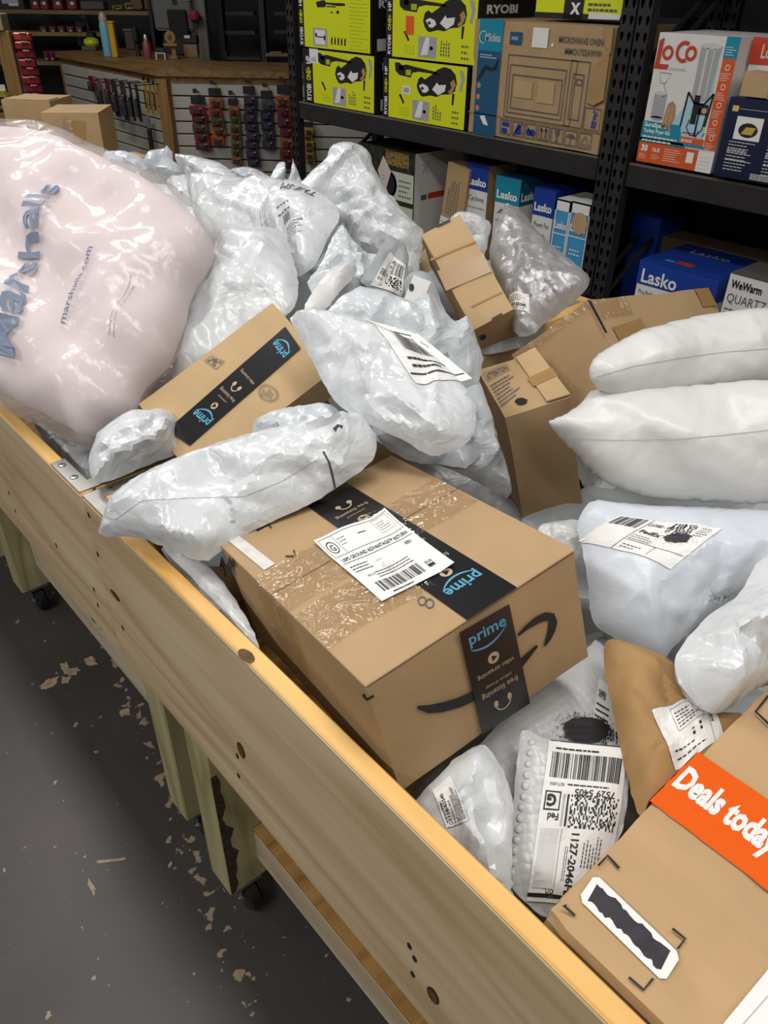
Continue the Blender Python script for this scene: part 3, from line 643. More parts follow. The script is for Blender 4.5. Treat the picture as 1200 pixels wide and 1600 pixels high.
def tool_carton(label, yl, yr, zb, zt, x, dog=True, sticker=0, seed=1, band=.10):
    C = rackbox('tool_carton', label, yl, yr, zb, zt, x, .42, BLACK, 'lime tool cartons on the rack shelf', seed)
    w = yl-yr; h = zt-zb; d = Dec(w, h, .5); g = K('front_print', LIME, 0); b = K('black_picture', BLACK, 1); wt = K('white_picture', WHITE, 2); lg = K('grey_picture', GREYP, 1)
    x0 = band*w; d.rect(g, x0, 0.004, w-.004, h-.004); kx = lambda t: x0+t*(w-x0); ky = lambda t: t*h
    for t, m_, a in (('RYOBI', WHITE, .05), ('ONE+', LIME, .42), ('HP', WHITE, .72)):
        d.text(K('brand_print', m_, 1), t, x0*.78, ky(a), x0*.42, rot=math.pi/2, bold=.03, wid=h*(.30 if t == 'RYOBI' else .24 if t == 'ONE+' else .14))
    if dog:
        d.poly(b, [(kx(a), ky(c)) for a, c in ((.08,.93),(.14,.94),(.18,.90),(.24,.92),(.35,.90),(.62,.86),(.66,.82),(.40,.83),(.32,.80),(.30,.72),(.14,.74),(.09,.80))])
        d.rect(lg, kx(.14), ky(.82), kx(.20), ky(.89)); d.rect(K('lime_part', LIMED, 2), kx(.23), ky(.75), kx(.30), ky(.84))
        d.poly(b, [(kx(a), ky(c)) for a, c in ((.40,.72),(.44,.76),(.48,.72),(.56,.80),(.64,.90),(.72,.95),(.80,.93),(.86,.85),(.88,.72),(.86,.60),(.80,.54),(.70,.52),(.64,.47),(.56,.48),(.46,.44),(.43,.46),(.40,.52),(.38,.60))])
        d.poly(wt, [(kx(a), ky(c)) for a, c in ((.41,.61),(.46,.65),(.52,.62),(.54,.56),(.50,.51),(.46,.51))]); d.poly(wt, [(kx(a), ky(c)) for a, c in ((.58,.58),(.64,.70),(.66,.66),(.75,.68),(.74,.58),(.66,.50))])
        d.ell(K('dark_nose', BLACK, 3), kx(.455), ky(.575), .018*w, .024*h, 10); d.poly(K('tan_picture', TAN, 2), [(kx(a), ky(c)) for a, c in ((.80,.72),(.84,.78),(.87,.70),(.84,.60),(.80,.54),(.78,.58),(.82,.64))])
        d.poly(lg, [(kx(a), ky(c)) for a, c in ((.90,.93),(.95,.92),(.97,.80),(.94,.60),(.91,.62),(.93,.78))]); d.poly(b, [(kx(a), ky(c)) for a, c in ((.83,.56),(.86,.56),(.85,.38),(.83,.38))])
        d.poly(b, [(kx(a), ky(c)) for a, c in ((.14,.42),(.17,.43),(.22,.30),(.20,.27),(.18,.33))]); d.rect(lg, kx(.33), ky(.05), kx(.55), ky(.37)); d.poly(wt, [(kx(.36), ky(.08)), (kx(.42), ky(.36)), (kx(.47), ky(.36)), (kx(.45), ky(.10))]); d.ell(b, kx(.49), ky(.20), .02*w, .03*h, 8)
        d.lines(K('small_print', INKGREY, 1), kx(.60), ky(.10), kx(.72), ky(.35), 4, .5, seed, True); d.lines(K('small_print', LIMED, 1), kx(.16), ky(.08), kx(.30), ky(.26), 4, .35, seed+1, True); d.lines(K('small_print', INKGREY, 1), kx(.84), ky(.08), kx(.95), ky(.34), 3, .4, seed+2)
    else:
        d.poly(b, [(kx(a), ky(c)) for a, c in ((.20,.80),(.33,.84),(.36,.80),(.64,.80),(.64,.76),(.54,.75),(.36,.77),(.34,.72),(.22,.71))]); d.rect(b, kx(.36), ky(.725), kx(.50), ky(.745)); d.rect(b, kx(.42), ky(.63), kx(.46), ky(.65)); d.ell(b, kx(.53), ky(.65), .02*w, .03*h, 8)
        d.rect(lg, kx(.14), ky(.05), kx(.36), ky(.36)); d.rect(wt, kx(.17), ky(.08), kx(.33), ky(.33)); d.ell(K('black_picture', BLACK, 3), kx(.19), ky(.24), .015*w, .04*h, 8); d.rect(K('black_picture', BLACK, 3), kx(.20), ky(.20), kx(.32), ky(.22)); d.ell(K('black_picture', BLACK, 3), kx(.32), ky(.20), .012*w, .05*h, 8)
        for i in range(5): d.poly(b, [(kx(.42+.05*i), ky(.10)), (kx(.44+.05*i), ky(.10)), (kx(.445+.05*i), ky(.24)), (kx(.42+.05*i), ky(.20))])
        d.lines(K('small_print', LIMED, 1), kx(.70), ky(.05), kx(.97), ky(.92), 14, .25, seed); d.rect(wt, kx(.74), ky(.90), kx(.81), ky(.98)); d.rect(lg, kx(.76), ky(.92), kx(.79), ky(.95))
    if sticker == 1: d.rect(K('price_sticker', ORANGE, 3), kx(.17), ky(.38), kx(.27), ky(.66))
    if sticker == 2: d.rect(wt, kx(.19), ky(.44), kx(.30), ky(.58)); d.rect(K('small_print', GREYP, 3), kx(.21), ky(.47), kx(.28), ky(.55))
    if sticker == 3: d.rect(wt, kx(-.05), ky(.74), kx(.10), ky(1.0)); d.code(K('small_print', GREYP, 3), kx(-.02), ky(.77), kx(.06), ky(.86), 8, 4, 3)
    C.put(d, 'left', uv=(0, 0, 1, 1))
    d = Dec(.42, h, .5); d.text(K('side_print', WHITE, 0), 'RYOBI', .05, h*.75, h*.12, bold=.04, wid=.2); d.rect(K('side_print', WHITE, 0), .04, h*.05, .10, h*.25); d.lines(K('side_print', LGREY, 0), .14, h*.1, .36, h*.45, 4, .4, seed)
    C.put(d, 'front', uv=(0, 0, 1, 1)); return C
zmid = onx(560, 84, FXR)[2]
y_a = min(3.99, onx(463, 160, FXR)[1]); y_b = onx(584, 178, FXR)[1]; y_c = onx(597, 180, FXR)[1]; y_d = onx(728, 203, FXR)[1]
tool_carton('lime tool carton with dog picture, white sticker on its top left corner, bottom row', y_a, y_b, DECKZ, DECKZ+.262, FXR+.005, True, 3, 3, .155)
tool_carton('lime green tool carton without a dog, stacked top left beside the thin rack post', y_a+.03, y_b+.03, DECKZ+.264, DECKZ+.262+.262, FXR+.005, False, 0, 4, .10)
tool_carton('lime green tool carton with dog picture and small white price label, bottom row beside microwave', y_c, y_d+.01, DECKZ, DECKZ+.262, FXR+.0, True, 2, 5, .085)
tool_carton('lime green tool carton with dog picture and orange sticker, stacked on top beside microwave', y_c-.02, y_d-.03, DECKZ+.264, DECKZ+.264+.262, FXR+.0, True, 1, 6, .085)
def microwave_carton():
    yl = onx(728, 205, FXR)[1]-.012; yr = onx(935, 241, FXR)[1]; zt = onx(746, 28, FXR)[2]
    C = rackbox('microwave_carton', 'tan microwave oven carton with a teal panel and crushed right edge on the rack', yl, yr, DECKZ, zt, FXR-.005, .45, KRAFT, None, 8, dent=.003)
    w = yl-yr; h = zt-DECKZ; d = Dec(w, h, .5); t = K('panel_print', TEALD, 0); i = K('ink_print', INKGREY, 1)
    d.rect(t, .05*w, 0, .235*w, h*.74); d.rect(K('panel_print', TEAL, 0), .05*w, h*.74, .235*w, h); d.text(K('logo_print', LGREY, 1), 'Midea', .10*w, h*.82, h*.07, bold=.01, wid=.12*w); d.ring(K('logo_print', LGREY, 1), .085*w, h*.85, h*.05, .004, 16, 60, 280)
    d.path(K('black_mark', BLACK, 2), [(.06*w, h*.48), (.10*w, h*.56), (.12*w, h*.60), (.17*w, h*.585), (.20*w, h*.60), (.215*w, h*.68)], [.006, .02, .016, .012, .02, .006])
    for q in (.44, .34, .24): d.ell(K('icon_print', TAN, 1), .075*w, h*q, .016*w, n=12)
    d.poly(K('sticker', WHITE, 2), [(.10*w, h*.17), (.135*w, h*.10), (.175*w, h*.05+.02), (.14*w, h*.16+.01)]); d.lines(K('sticker', LGREY, 1), .07*w, h*.68, .21*w, h*.72, 2, .4)
    d.rect(K('spec_label', TEALD, 1), .29*w, h*.81, .38*w, h*.91); d.text(K('spec_label', WHITE, 2), '1042', .305*w, h*.845, h*.03); d.rect(K('sticker', WHITE, 1), .455*w, h*.80, .565*w, h*.955); d.ell(K('sticker', WHITE, 1), .60*w, h*.83, .009*w)
    d.text(i, 'MICROWAVE OVEN', .93*w, h*.855, h*.05, 'r', bold=.015, wid=.29*w); d.text(i, 'MMO17S5AWW', .93*w, h*.77, h*.05, 'r', bold=.015, wid=.24*w)
    for (a, b, c, e) in ((.29, .20, .87, .73), (.31, .24, .72, .65), (.335, .28, .70, .57), (.74, .20, .785, .73), (.765, .26, .84, .63), (.79, .54, .83, .59)): d.frame(i, a*w, b*h, c*w, e*h, .0035)
    for k in range(7):
        a = (.27+.098*k)*w; d.frame(i, a, .045*h, a+.088*w, .175*h, .0035); cx = a+.044*w
        if k == 0: d.rect(K('ink_print', NAVYBLUE, 1), cx-.02, .06*h, cx+.01, .10*h); d.rect(K('ink_print', NAVYBLUE, 1), cx-.02, .12*h, cx+.02, .155*h)
        elif k == 1: d.poly(K('ink_print', NAVYBLUE, 1), [(cx-.02, .06*h), (cx+.02, .07*h), (cx+.015, .15*h), (cx, .16*h)]); d.path(i, [(cx-.025, .05*h), (cx+.025, .165*h)], .004)
        elif k == 2: d.ell(K('ink_print', NAVYBLUE, 1), cx-.01, .10*h, .014); d.ell(K('ink_print', NAVYBLUE, 1), cx+.012, .10*h, .013); d.path(i, [(cx-.025, .16*h), (cx+.02, .06*h)], .004)
        elif k == 3:
            for q in (-.012, .012): d.path(i, [(cx+q, .07*h), (cx+q, .15*h)], .006); d.poly(i, [(cx+q-.01, .13*h), (cx+q+.01, .13*h), (cx+q, .16*h)])
            d.rect(i, cx-.025, .06*h, cx+.025, .066*h)
        elif k == 4: d.poly(i, [(cx-.014, .16*h), (cx-.010, .125*h), (cx-.003, .11*h), (cx-.003, .07*h), (cx-.012, .06*h), (cx+.012, .06*h), (cx+.003, .07*h), (cx+.003, .11*h), (cx+.010, .125*h), (cx+.014, .16*h)])
        elif k == 5: d.poly(i, [(cx-.025, .115*h), (cx-.012, .14*h), (cx, .148*h), (cx+.012, .14*h), (cx+.025, .115*h)]); d.path(i, [(cx, .12*h), (cx, .065*h), (cx-.008, .06*h)], .004)
        else: d.path(i, [(cx-.02, .075*h), (cx+.02, .075*h), (cx, .145*h)], .005, True)
    d.frame(i, .875*w, .20*h, .985*w, .38*h, .003); d.code(K('ink_print', NAVYBLUE, 1), .93*w, .22*h, .965*w, .36*h, 6, 10, 3)
    for (a, b) in ((.09, .44), (.46, .56), (.53, .64)): pass
    d.rect(K('faded_print', KRAFT2, 0), .355*w, .38*h, .49*w, .52*h); d.rect(K('faded_print', KRAFT2, 0), .53*w, .36*h, .65*w, .54*h); d.lines(i, .30*w, .01*h, .55*w, .035*h, 2, .3)
    d.path(K('tape_strip', TAPE, 0), [(0, .19*h), (w, .19*h)], .004)
    C.put(d, 'left', uv=(0, 0, 1, 1), off=.0015)
    # torn, folded-over flap at the right edge
    P = [C.quad('left', uv=(a, b, a, b))[0] for a, b in ((.985, .82), (.90, .70), (.88, .42), (.93, .40), (.99, .45))]
    g = G().prism([p+np.array([-.003, 0, 0]) for p in P], (-1, 0, 0), .006); g.build('torn_flap', KRAFTD, C.ob)
    P = [C.quad('left', uv=(a, b, a, b))[0] for a, b in ((.93, .99), (.99, .99), (.995, .80), (.96, .86))]
    G().prism([p+np.array([-.002, 0, 0]) for p in P], (-1, 0, 0), .012).build('torn_corner', KRAFTD, C.ob)
    return yl, yr, zt
MW = microwave_carton()
# dark tool cases behind the microwave carton, a lime and black carton across their tops
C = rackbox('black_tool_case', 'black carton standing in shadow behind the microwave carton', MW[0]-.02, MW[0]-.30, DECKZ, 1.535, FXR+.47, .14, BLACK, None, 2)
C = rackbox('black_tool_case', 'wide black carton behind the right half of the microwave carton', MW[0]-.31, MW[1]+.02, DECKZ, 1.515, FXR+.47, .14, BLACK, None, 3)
zb = MW[2]+.008
C = Carton('lime_tool_box', 'lime and black tool box lying crooked on the microwave carton', 'carton', (FXR+.17, onx(893, 12, FXR+.03)[1], zb+.04), rz(.06), (.20, .42, .075), LIME, None, cell=.1)
d = Dec(.42, .075, .5); d.rect(K('black_band', BLACK, 0), .0, 0, .42, .02); d.rect(K('black_band', BLACK, 0), .14, .0, .23, .075); d.text(K('white_letter', WHITE, 1), 'X', .17, .02, .035, bold=.06); d.lines(K('small_print', INKGREY, 0), .25, .03, .40, .065, 2, .5); d.rect(K('torn_paper', WHITEBOX, 1), .26, .006, .40, .024, .004); C.put(d, 'left', uv=(0, 0, 1, 1))
def fryer_carton():
    yl, yr = onx(1014, 150, FXR)[1], onx(1137, 160, FXR)[1]; yl = 1.808; yr = 1.495; zt = 1.490
    C = rackbox('fryer_carton', 'white and orange turkey fryer kit carton standing on the rack', yl, yr, DECKZ+.012, zt, FXR-.01, .33, WHITEBOX, None, 9)
    w = yl-yr; h = zt-DECKZ-.012; d = Dec(1, 1.3, 1.); P = lambda nm, m, l=0: (nm, m, l); H = 1.3
    d.poly(P('sky_panel', PALEBLUE, 0), [(.28, .30), (.80, .30), (.80, 1.05), (.78, 1.02)]); d.rect(P('teal_band', TEAL, 1), .0, .23, .86, .255); d.poly(P('teal_band', TEAL, 1), [(0, .21), (.62, .21), (.555, .28), (.50, .43), (0, .43)])
    d.rect(P('orange_band', ORP, 1), 0, 0, .80, .215); d.rect(P('white_band', WHITE, 2), .80, 0, 1, .2); d.rect(P('orange_band', ORP, 2), .845, .235, .995, 1.10); d.rect(P('teal_band', TEAL, 2), .84, 1.10, 1.0, 1.295)
    r = P('logo_print', REDP, 2); d.poly(r, [(.03, 1.22), (.085, 1.25), (.075, 1.0), (.20, 1.0), (.19, .955), (.005, .955), (.02, .98)]); d.ring(r, .16, 1.11, .055, .03, 18); d.ring(r, .36, 1.13, .085, .035, 16, 60, 300); d.ring(r, .45, 1.12, .055, .032, 18)
    d.text(P('small_print', GREYP, 2), 'COOKWARE', .22, .95, .025)
    gp = P('pot_picture', GREYP, 2); d.poly(gp, [(.56, 1.20), (.80, 1.20), (.775, .72), (.74, .69), (.60, .69), (.57, .72)]); d.ell(P('pot_picture', LGREY, 3), .68, 1.20, .125, .03); d.rect(P('pot_picture', LGREY, 3), .63, .73, .66, 1.18); d.rect(P('pot_picture', LGREY, 3), .72, .73, .735, 1.18)
    b = P('stand_picture', BLACK, 3)
    for a in ([(.52, .76), (.50, .42)], [(.83, .77), (.80, .45)], [(.70, .62), (.70, .34)], [(.52, .76), (.62, .66), (.74, .66), (.83, .77)]): d.path(b, a, .022)
    d.path(b, [(.60, .50), (.58, .42), (.64, .35), (.72, .35), (.78, .42), (.79, .56)], .012); d.rect(b, .61, .46, .68, .74); d.rect(b, .68, .56, .80, .66); d.ell(P('regulator', PINKP, 4), .76, .60, .035, .03, 8)
    d.path(gp, [(.10, .92), (.26, .92), (.20, .82), (.14, .82)], .008, True); d.path(gp, [(.18, .82), (.24, .72), (.20, .68)], .008); d.rect(gp, .09, .47, .25, .72); d.ell(P('basket_picture', LGREY, 3), .17, .72, .08, .02, 12); d.ell(gp, .17, .47, .08, .02, 12)
    d.poly(P('bird_picture', TAN, 3), [(.27, .50), (.29, .62), (.34, .66), (.39, .62), (.41, .50), (.37, .40), (.40, .36), (.36, .36), (.33, .42), (.28, .36), (.26, .38)]); d.path(P('bird_picture', KRAFT2, 4), [(.30, .44), (.32, .60)], .02); d.path(P('bird_picture', KRAFT2, 4), [(.36, .45), (.36, .60)], .02)
    wt = P('white_print', WHITE, 3); d.text(wt, 'SureSpark', .03, .375, .045, bold=.03, wid=.30); d.text(wt, 'Turkey Fryer Kit', .03, .315, .04, bold=.03, wid=.36); d.lines(wt, .03, .225, .50, .30, 2, .45, 2)
    d.text(wt, '30', .04, .12, .065, bold=.05); d.text(wt, '16.8', .20, .125, .045, bold=.03); d.lines(wt, .03, .04, .15, .10, 3, .3, 1); d.lines(wt, .20, .05, .32, .11, 3, .25, 4); d.lines(wt, .36, .05, .60, .19, 6, .25, 5)
    d.rect(wt, .66, .07, .75, .18)
    for k, q in enumerate((1.02, .84, .67, .50, .35)): d.ring(wt, .92, q, .025, .008, 10); d.lines(wt, .86, q-.12, .98, q-.04, 4, .3, k)
    d.lines(wt, .86, 1.13, .98, 1.22, 4, .3, 8); d.lines(P('small_print', LGREY, 3), .82, .03, .97, .18, 4, .3, 9)
    d.rect(P('bonus_strip', ORP, 2), .53, .26, .83, .325); d.text(wt, 'BONUS', .55, .275, .03, bold=.03); d.path(P('tool_picture', REDP, 3), [(.54, .365), (.72, .37)], .012); d.path(P('tool_picture', BLACK, 3), [(.72, .33), (.74, .40)], .008); d.path(P('tool_picture', BLACK, 3), [(.80, .35), (.82, .39)], .008)
    C.put(d, 'left', uv=(0, 0, 1, 1)); return yr
yrf = fryer_carton()
C = rackbox('fryer_carton', 'second fryer carton with red top band cut by the right frame edge', yrf-.006, yrf-.33, DECKZ+.012, 1.488, FXR+.06, .30, WHITEBOX, None, 10)
d = Dec(.324, .424, .5); d.rect(K('red_band', REDP, 0), 0, .345, .324, .424); d.text(K('logo_print', LGREY, 1), 'LoCo', .04, .365, .04, bold=.02, wid=.08); d.rect(K('teal_band', TEAL, 1), .13, .26, .324, .345); d.path(K('small_print', INKGREY, 1), [(.03, .31), (.10, .312)], .006); d.path(K('small_print', INKGREY, 1), [(.04, .28), (.08, .28)], .003); C.put(d, 'left', uv=(0, 0, 1, 1))
yn = onx(1118, 240, FXR-.03)[1]; znt = onx(1140, 150, FXR-.03)[2]
C = rackbox('navy_appliance_carton', 'navy blue appliance carton with food pictures at the right frame edge', yn-.004, yn-.36, DECKZ+.012, znt, FXR-.03, .085, NAVY, None, 11)
w = .356; h = znt-DECKZ-.012; d = Dec(w, h, .5)
for k in range(2):
    x = .045+.14*k; d.rect(K('picture_panel', WHITE, 0), x, h*.50, x+.095, h*.78); d.ell(K('picture_print', BLACK, 1), x+.048, h*.62, .035, h*.09, 14); d.poly(K('picture_print', mat('yellow_food', (.55, .40, .06), .5), 2), [(x+.025, h*.57), (x+.065, h*.57), (x+.075, h*.66), (x+.04, h*.66)])
    for q in (.42, .32, .19): d.lines(K('small_print', LGREY, 0), x-.01, h*q-.02, x+.10, h*q+.02, 4, .3, int(q*100)+k)
d.rect(K('badge_print', mat('gold_badge', (.7, .5, .15), .5), 0), .02, h*.83, .042, h*.90); d.rect(K('rule_print', LGREY, 0), .045, h*.865, .35, h*.87); d.lines(K('small_print', WHITE, 0), .14, h*.04, .27, h*.12, 4, .45, 3); C.put(d, 'left', uv=(0, 0, 1, 1))
ys = onx(1157, 140, FXR-.02)[1]; C = rackbox('small_kraft_box', 'small plain tan box lying on the navy appliance carton', ys, ys-.20, znt+.002, znt+.078, FXR-.025, .08, KRAFT2, None, 12); d = Dec(.2, .077, .5); d.rect(K('tape', TAPE, 0), .10, 0, .13, .077); C.put(d, 'left', uv=(0, 0, 1, 1))

# lower shelf: upright fan boxes and others, tops just under the beam
LOWZ = .255
def fan_box(label, xl, xr, yt, x, kind=0, wside=.14, seed=1, word='Lasko', sub=None):
    P0 = onx(xl, yt, x); P1 = onx(xr, yt+.19*(xr-xl), x); yl, yr, zt = P0[1], P1[1], P0[2]; w = yl-yr; h = zt-LOWZ
    C = rackbox('fan_carton', label, yl, yr, LOWZ, zt, x, wside, WHITEBOX if kind != 2 else SKY, 'fan cartons on the low shelf', seed, cat='carton')
    d = Dec(w, h, .5); wt = K('white_print', WHITE, 2); bl = K('blue_band', NAVYBLUE if kind != 1 else TEAL, 0)
    if kind in (0, 1):
        d.rect(bl, 0, h-.115, w, h-.0005); d.text(wt, word, w*.5, h-.095, .034, 'c', bold=.04, wid=w*.84)
        if sub: d.text(K('ink_print', INKGREY, 1), sub, w*.5, h-.165, .024, 'c', wid=w*.7); d.lines(K('ink_print', GREYP, 1), w*.1, h-.20, w*.9, h-.18, 1, .4, seed)
        d.rect(K('photo_print', GREYP, 1), w*.1, h-.36, w*.9, h-.235); d.rect(K('photo_print', TAN, 2), w*.12, h-.33, w*.3, h-.25); d.ell(K('photo_print', BLACK, 3), w*.55, h-.30, w*.18, .03, 12); d.rect(K('photo_print', BLACK, 2), w*.7, h-.35, w*.85, h-.31)
    else:
        d.rect(K('white_band', WHITE, 0), 0, h-.045, w, h); d.text(wt, word, w*.5, h-.12, .03, 'c', bold=.04, wid=w*.8); d.rect(wt, 0, h-.145, w, h-.14); d.lines(wt, w*.2, h-.22, w*.8, h-.185, 2, .4, seed); d.frame(K('white_band', WHITE, 0), 0, 0, w, h, .006)
        d.ring(wt, w/2, h-.34, w*.36, .008, 18)
        for a in range(5): d.path(wt, [(w/2, h-.34), (w/2+w*.3*math.cos(a*1.257+.3), h-.34+w*.3*math.sin(a*1.257+.3))], [.008, .022])
    C.put(d, 'left', uv=(0, 0, 1, 1))
    d = Dec(wside, h, .5)
    if kind == 0 and sub == 'Cyclone': d.rect(K('brown_side', KRAFTD, 0), 0, 0, wside, h-.002)
    else: d.rect(K('blue_side', NAVYBLUE if kind == 0 else TEALD, 0), 0, h-.115, wside, h-.0005); d.text(K('white_print', WHITE, 1), word, .01, h-.095, .036, 'l', bold=.04)
    C.put(d, 'front', uv=(0, 0, 1, 1)); d = Dec(wside, w, .5)
    d.rect(K('lid_print', NAVYBLUE if kind == 0 else TEALD if kind == 1 else WHITE, 0), .001, .001, wside-.001, w-.001); C.put(d, 'top', uv=(0, 0, 1, 1)); return C
fan_box('white and blue tower fan carton half hidden behind the front cyclone fan carton', 723, 733, 243, FXR+.20, 0, .14, 21, 'Lasko')
fan_box('white tower fan carton with blue top and brown cardboard side, leftmost in front', 731, 765, 253, FXR+.07, 0, .20, 22, 'Lasko', 'Cyclone')
fan_box('white fan carton with teal blue top, just right of the cyclone fan carton', 776, 815, 273, FXR+.06, 1, .16, 23, 'Lasko', 'Air')
fan_box('white fan carton with blue top wedged behind the power fan carton', 824, 842, 277, FXR+.19, 0, .14, 24, 'Lasko')
fan_box('white fan carton with deep blue top standing beside the sky blue fan cartons', 836, 869, 292, FXR+.06, 0, .22, 25, 'Lasko', 'Power Fan')
c1 = fan_box('sky blue fan carton with scuffed white top, left of the pair by the post', 870, 893, 310, FXR+.02, 2, .20, 26, 'Lasko')
c2 = fan_box('sky blue fan carton with a torn round patch, nearest the rack post', 894, 925, 314, FXR+.02, 2, .20, 27, 'Lasko')
d = Dec(.1, .1, .5); d.ell(K('torn_patch', KRAFT2, 3), .05, .05, .045, .045, 9); h_ = c2.d[2]; c2.put(d, 'left', uv=(.1, 1-.135/h_, 1., 1-.03/h_), off=.0025)
# dark green carton with a white end, then a leaning kraft box
P0 = onx(560, 222, FXR+.05); P1 = onx(649, 241, FXR+.05); C = rackbox('camouflage_carton', 'dark green outdoor gear carton with pale panels and white end on the low shelf', P0[1], P1[1], LOWZ, P1[2]+.0, FXR+.05, .42, DGREEN, None, 31)
w = P0[1]-P1[1]; h = P1[2]-LOWZ; d = Dec(w, h, .5)
for k in range(3):
    b = h-.10-.165*(k+1)+.02; d.rect(K('pale_panel', CREAM, 0), w*.55, b, w*.985, b+.14); d.ell(K('pale_panel', CREAM, 0), w*.55, b+.07, .07, .07, 16); d.ell(K('picture_print', BLACK, 1), w*.58, b+.07, .04, .05, 12); d.lines(K('small_print', INKGREY, 1), w*.74, b+.02, w*.95, b+.12, 4, .35, k)
d.poly(K('price_tag', mat('pink_tag', (.62, .52, .50), .6), 2), [(w*.36, h-.12), (w*.46, h-.04), (w*.60, h-.11), (w*.50, h-.22)]); d.lines(K('price_tag', GREYP, 3), w*.43, h-.16, w*.52, h-.12, 2, .4)
d.rect(K('sparkle_print', mat('amber_print', (.22, .15, .04), .5, var=.8, vscale=80.), 0), w*.5, h-.08, w*.9, h-.01); C.put(d, 'left', uv=(0, 0, 1, 1))
d = Dec(.42, h, .5); d.rect(K('white_end', WHITEBOX, 0), 0, 0, .42, h); d.text(K('ink_print', BLACK, 1), 'T', .24, h-.42, .07, bold=.03); d.text(K('ink_print', BLACK, 1), 'fit', .20, h-.55, .09, bold=.03); d.text(K('ink_print', GREYP, 1), 'X', .05, h-.10, .05); d.ell(K('ink_print', BLACK, 1), .33, h-.12, .05, .03); d.rect(K('red_print', REDP, 1), .10, h-.23, .28, h-.20); d.rect(K('ink_print', INKGREY, 1), .05, h-.23, .09, h-.205); C.put(d, 'front', uv=(0, 0, 1, 1))
Pt = onx(688, 252, FXR+.03); yk = Pt[1]
Rk = frame((1, 0, 0), (0, 1, .12)); C = Carton('leaning_kraft_carton', 'slim tan carton with stamped text leaning between the dark green carton and the fan cartons', 'carton', (FXR+.13, yk-.07, LOWZ+.325), Rk, (.16, .15, .62), KRAFT, None, cell=.1, seed=5)
d = Dec(.15, .62, .5); d.lines(K('stamp_print', INKGREY, 0), .03, .38, .11, .56, 5, .25, 4, True); d.rect(K('white_label', WHITE, 1), .0, .30, .075, .36); d.lines(K('stamp_print', GREYP, 2), .01, .31, .07, .35, 2, .4); d.ring(K('stamp_print', BLACK, 1), .10, .24, .03, .02, 14); d.ell(K('stamp_print', BLACK, 1), .02, .26, .02, .03); C.put(d, 'left', uv=(0, 0, 1, 1))
# right bay, low shelf: heater cartons
P0 = onx(1001, 405, FXR+.02); P1 = onx(1126, 432, FXR+.02); zt = P0[2]
C = rackbox('heater_carton', 'blue and white heater carton lying low in the right rack bay', P0[1], P1[1], LOWZ, zt, FXR+.02, .36, WHITEBOX, None, 41); w = P0[1]-P1[1]; h = zt-LOWZ
d = Dec(w, h, .5); d.rect(K('blue_band', NAVYBLUE, 0), 0, h-.095, w, h); d.text(K('white_print', WHITE, 1), 'Lasko', .02, h-.085, .055, bold=.02, wid=w*.46); d.text(K('ink_print', INKGREY, 1), 'Pro-Performance', .02, h-.135, .02, wid=w*.36); d.lines(K('ink_print', GREYP, 1), .02, h-.18, .10, h-.145, 2, .4); d.ell(K('photo_print', BLACK, 1), w*.32, h-.20, .05, .05); C.put(d, 'left', uv=(0, 0, 1, 1))
d = Dec(.36, w, .5); d.rect(K('blue_lid', NAVYBLUE, 0), 0, 0, .36, w); d.text(K('white_print', LGREY, 1), 'Lasko', .24, w*.78, .05, rot=-math.pi/2, wid=w*.5); d.rect(K('red_sticker', REDP, 1), .06, w*.45, .10, w*.66); d.rect(K('lid_print', SKY, 1), .06, w*.68, .085, w*.80); C.put(d, 'top', uv=(0, 0, 1, 1)); d = Dec(.36, h, .5); d.rect(K('blue_side', NAVYBLUE, 0), 0, h-.095, .36, h); C.put(d, 'front', uv=(0, 0, 1, 1))
P0 = onx(1141, 426, FXR+.0); C = rackbox('heater_carton', 'white quartz infrared heater carton at the right frame edge, low rack bay', P0[1], P0[1]-.42, LOWZ, P0[2], FXR, .34, WHITEBOX, None, 42); h = P0[2]-LOWZ; w = .42
d = Dec(w, h, .5); d.text(K('ink_print', BLACK, 0), 'WeWarm', .015, h-.05, .03, bold=.03, wid=.12); d.text(K('ink_print', INKGREY, 0), 'QUARTZ INFRARED', .012, h-.105, .035, wid=.34); d.lines(K('ink_print', INKGREY, 0), .012, h-.15, .12, h-.12, 2, .4); C.put(d, 'left', uv=(0, 0, 1, 1)); d = Dec(.34, w, .5); d.rect(K('grey_lid', mat('dark_lid', (.10, .09, .08), .7), 0), 0, 0, .34, w); C.put(d, 'top', uv=(0, 0, 1, 1))  # top of the white carton coloured dark grey
Pd = onx(1030, 372, FXR+.40); rackbox('brown_carton', 'large dusty brown carton in shadow behind the blue heater carton', Pd[1], Pd[1]-.7, LOWZ, Pd[2]+.02, FXR+.385, .2, mat('dark_carton', (.10, .065, .035), .8, var=.2), None, 43)  # much darker brown than the other cartons
Pd = onx(972, 322, FXR+.33); rackbox('blue_carton', 'dark blue and grey carton deep in the shadow beside the rack post', Pd[1]-.06, Pd[1]-.2, LOWZ, Pd[2]-.02, FXR+.34, .2, NAVYBLUE, None, 44)
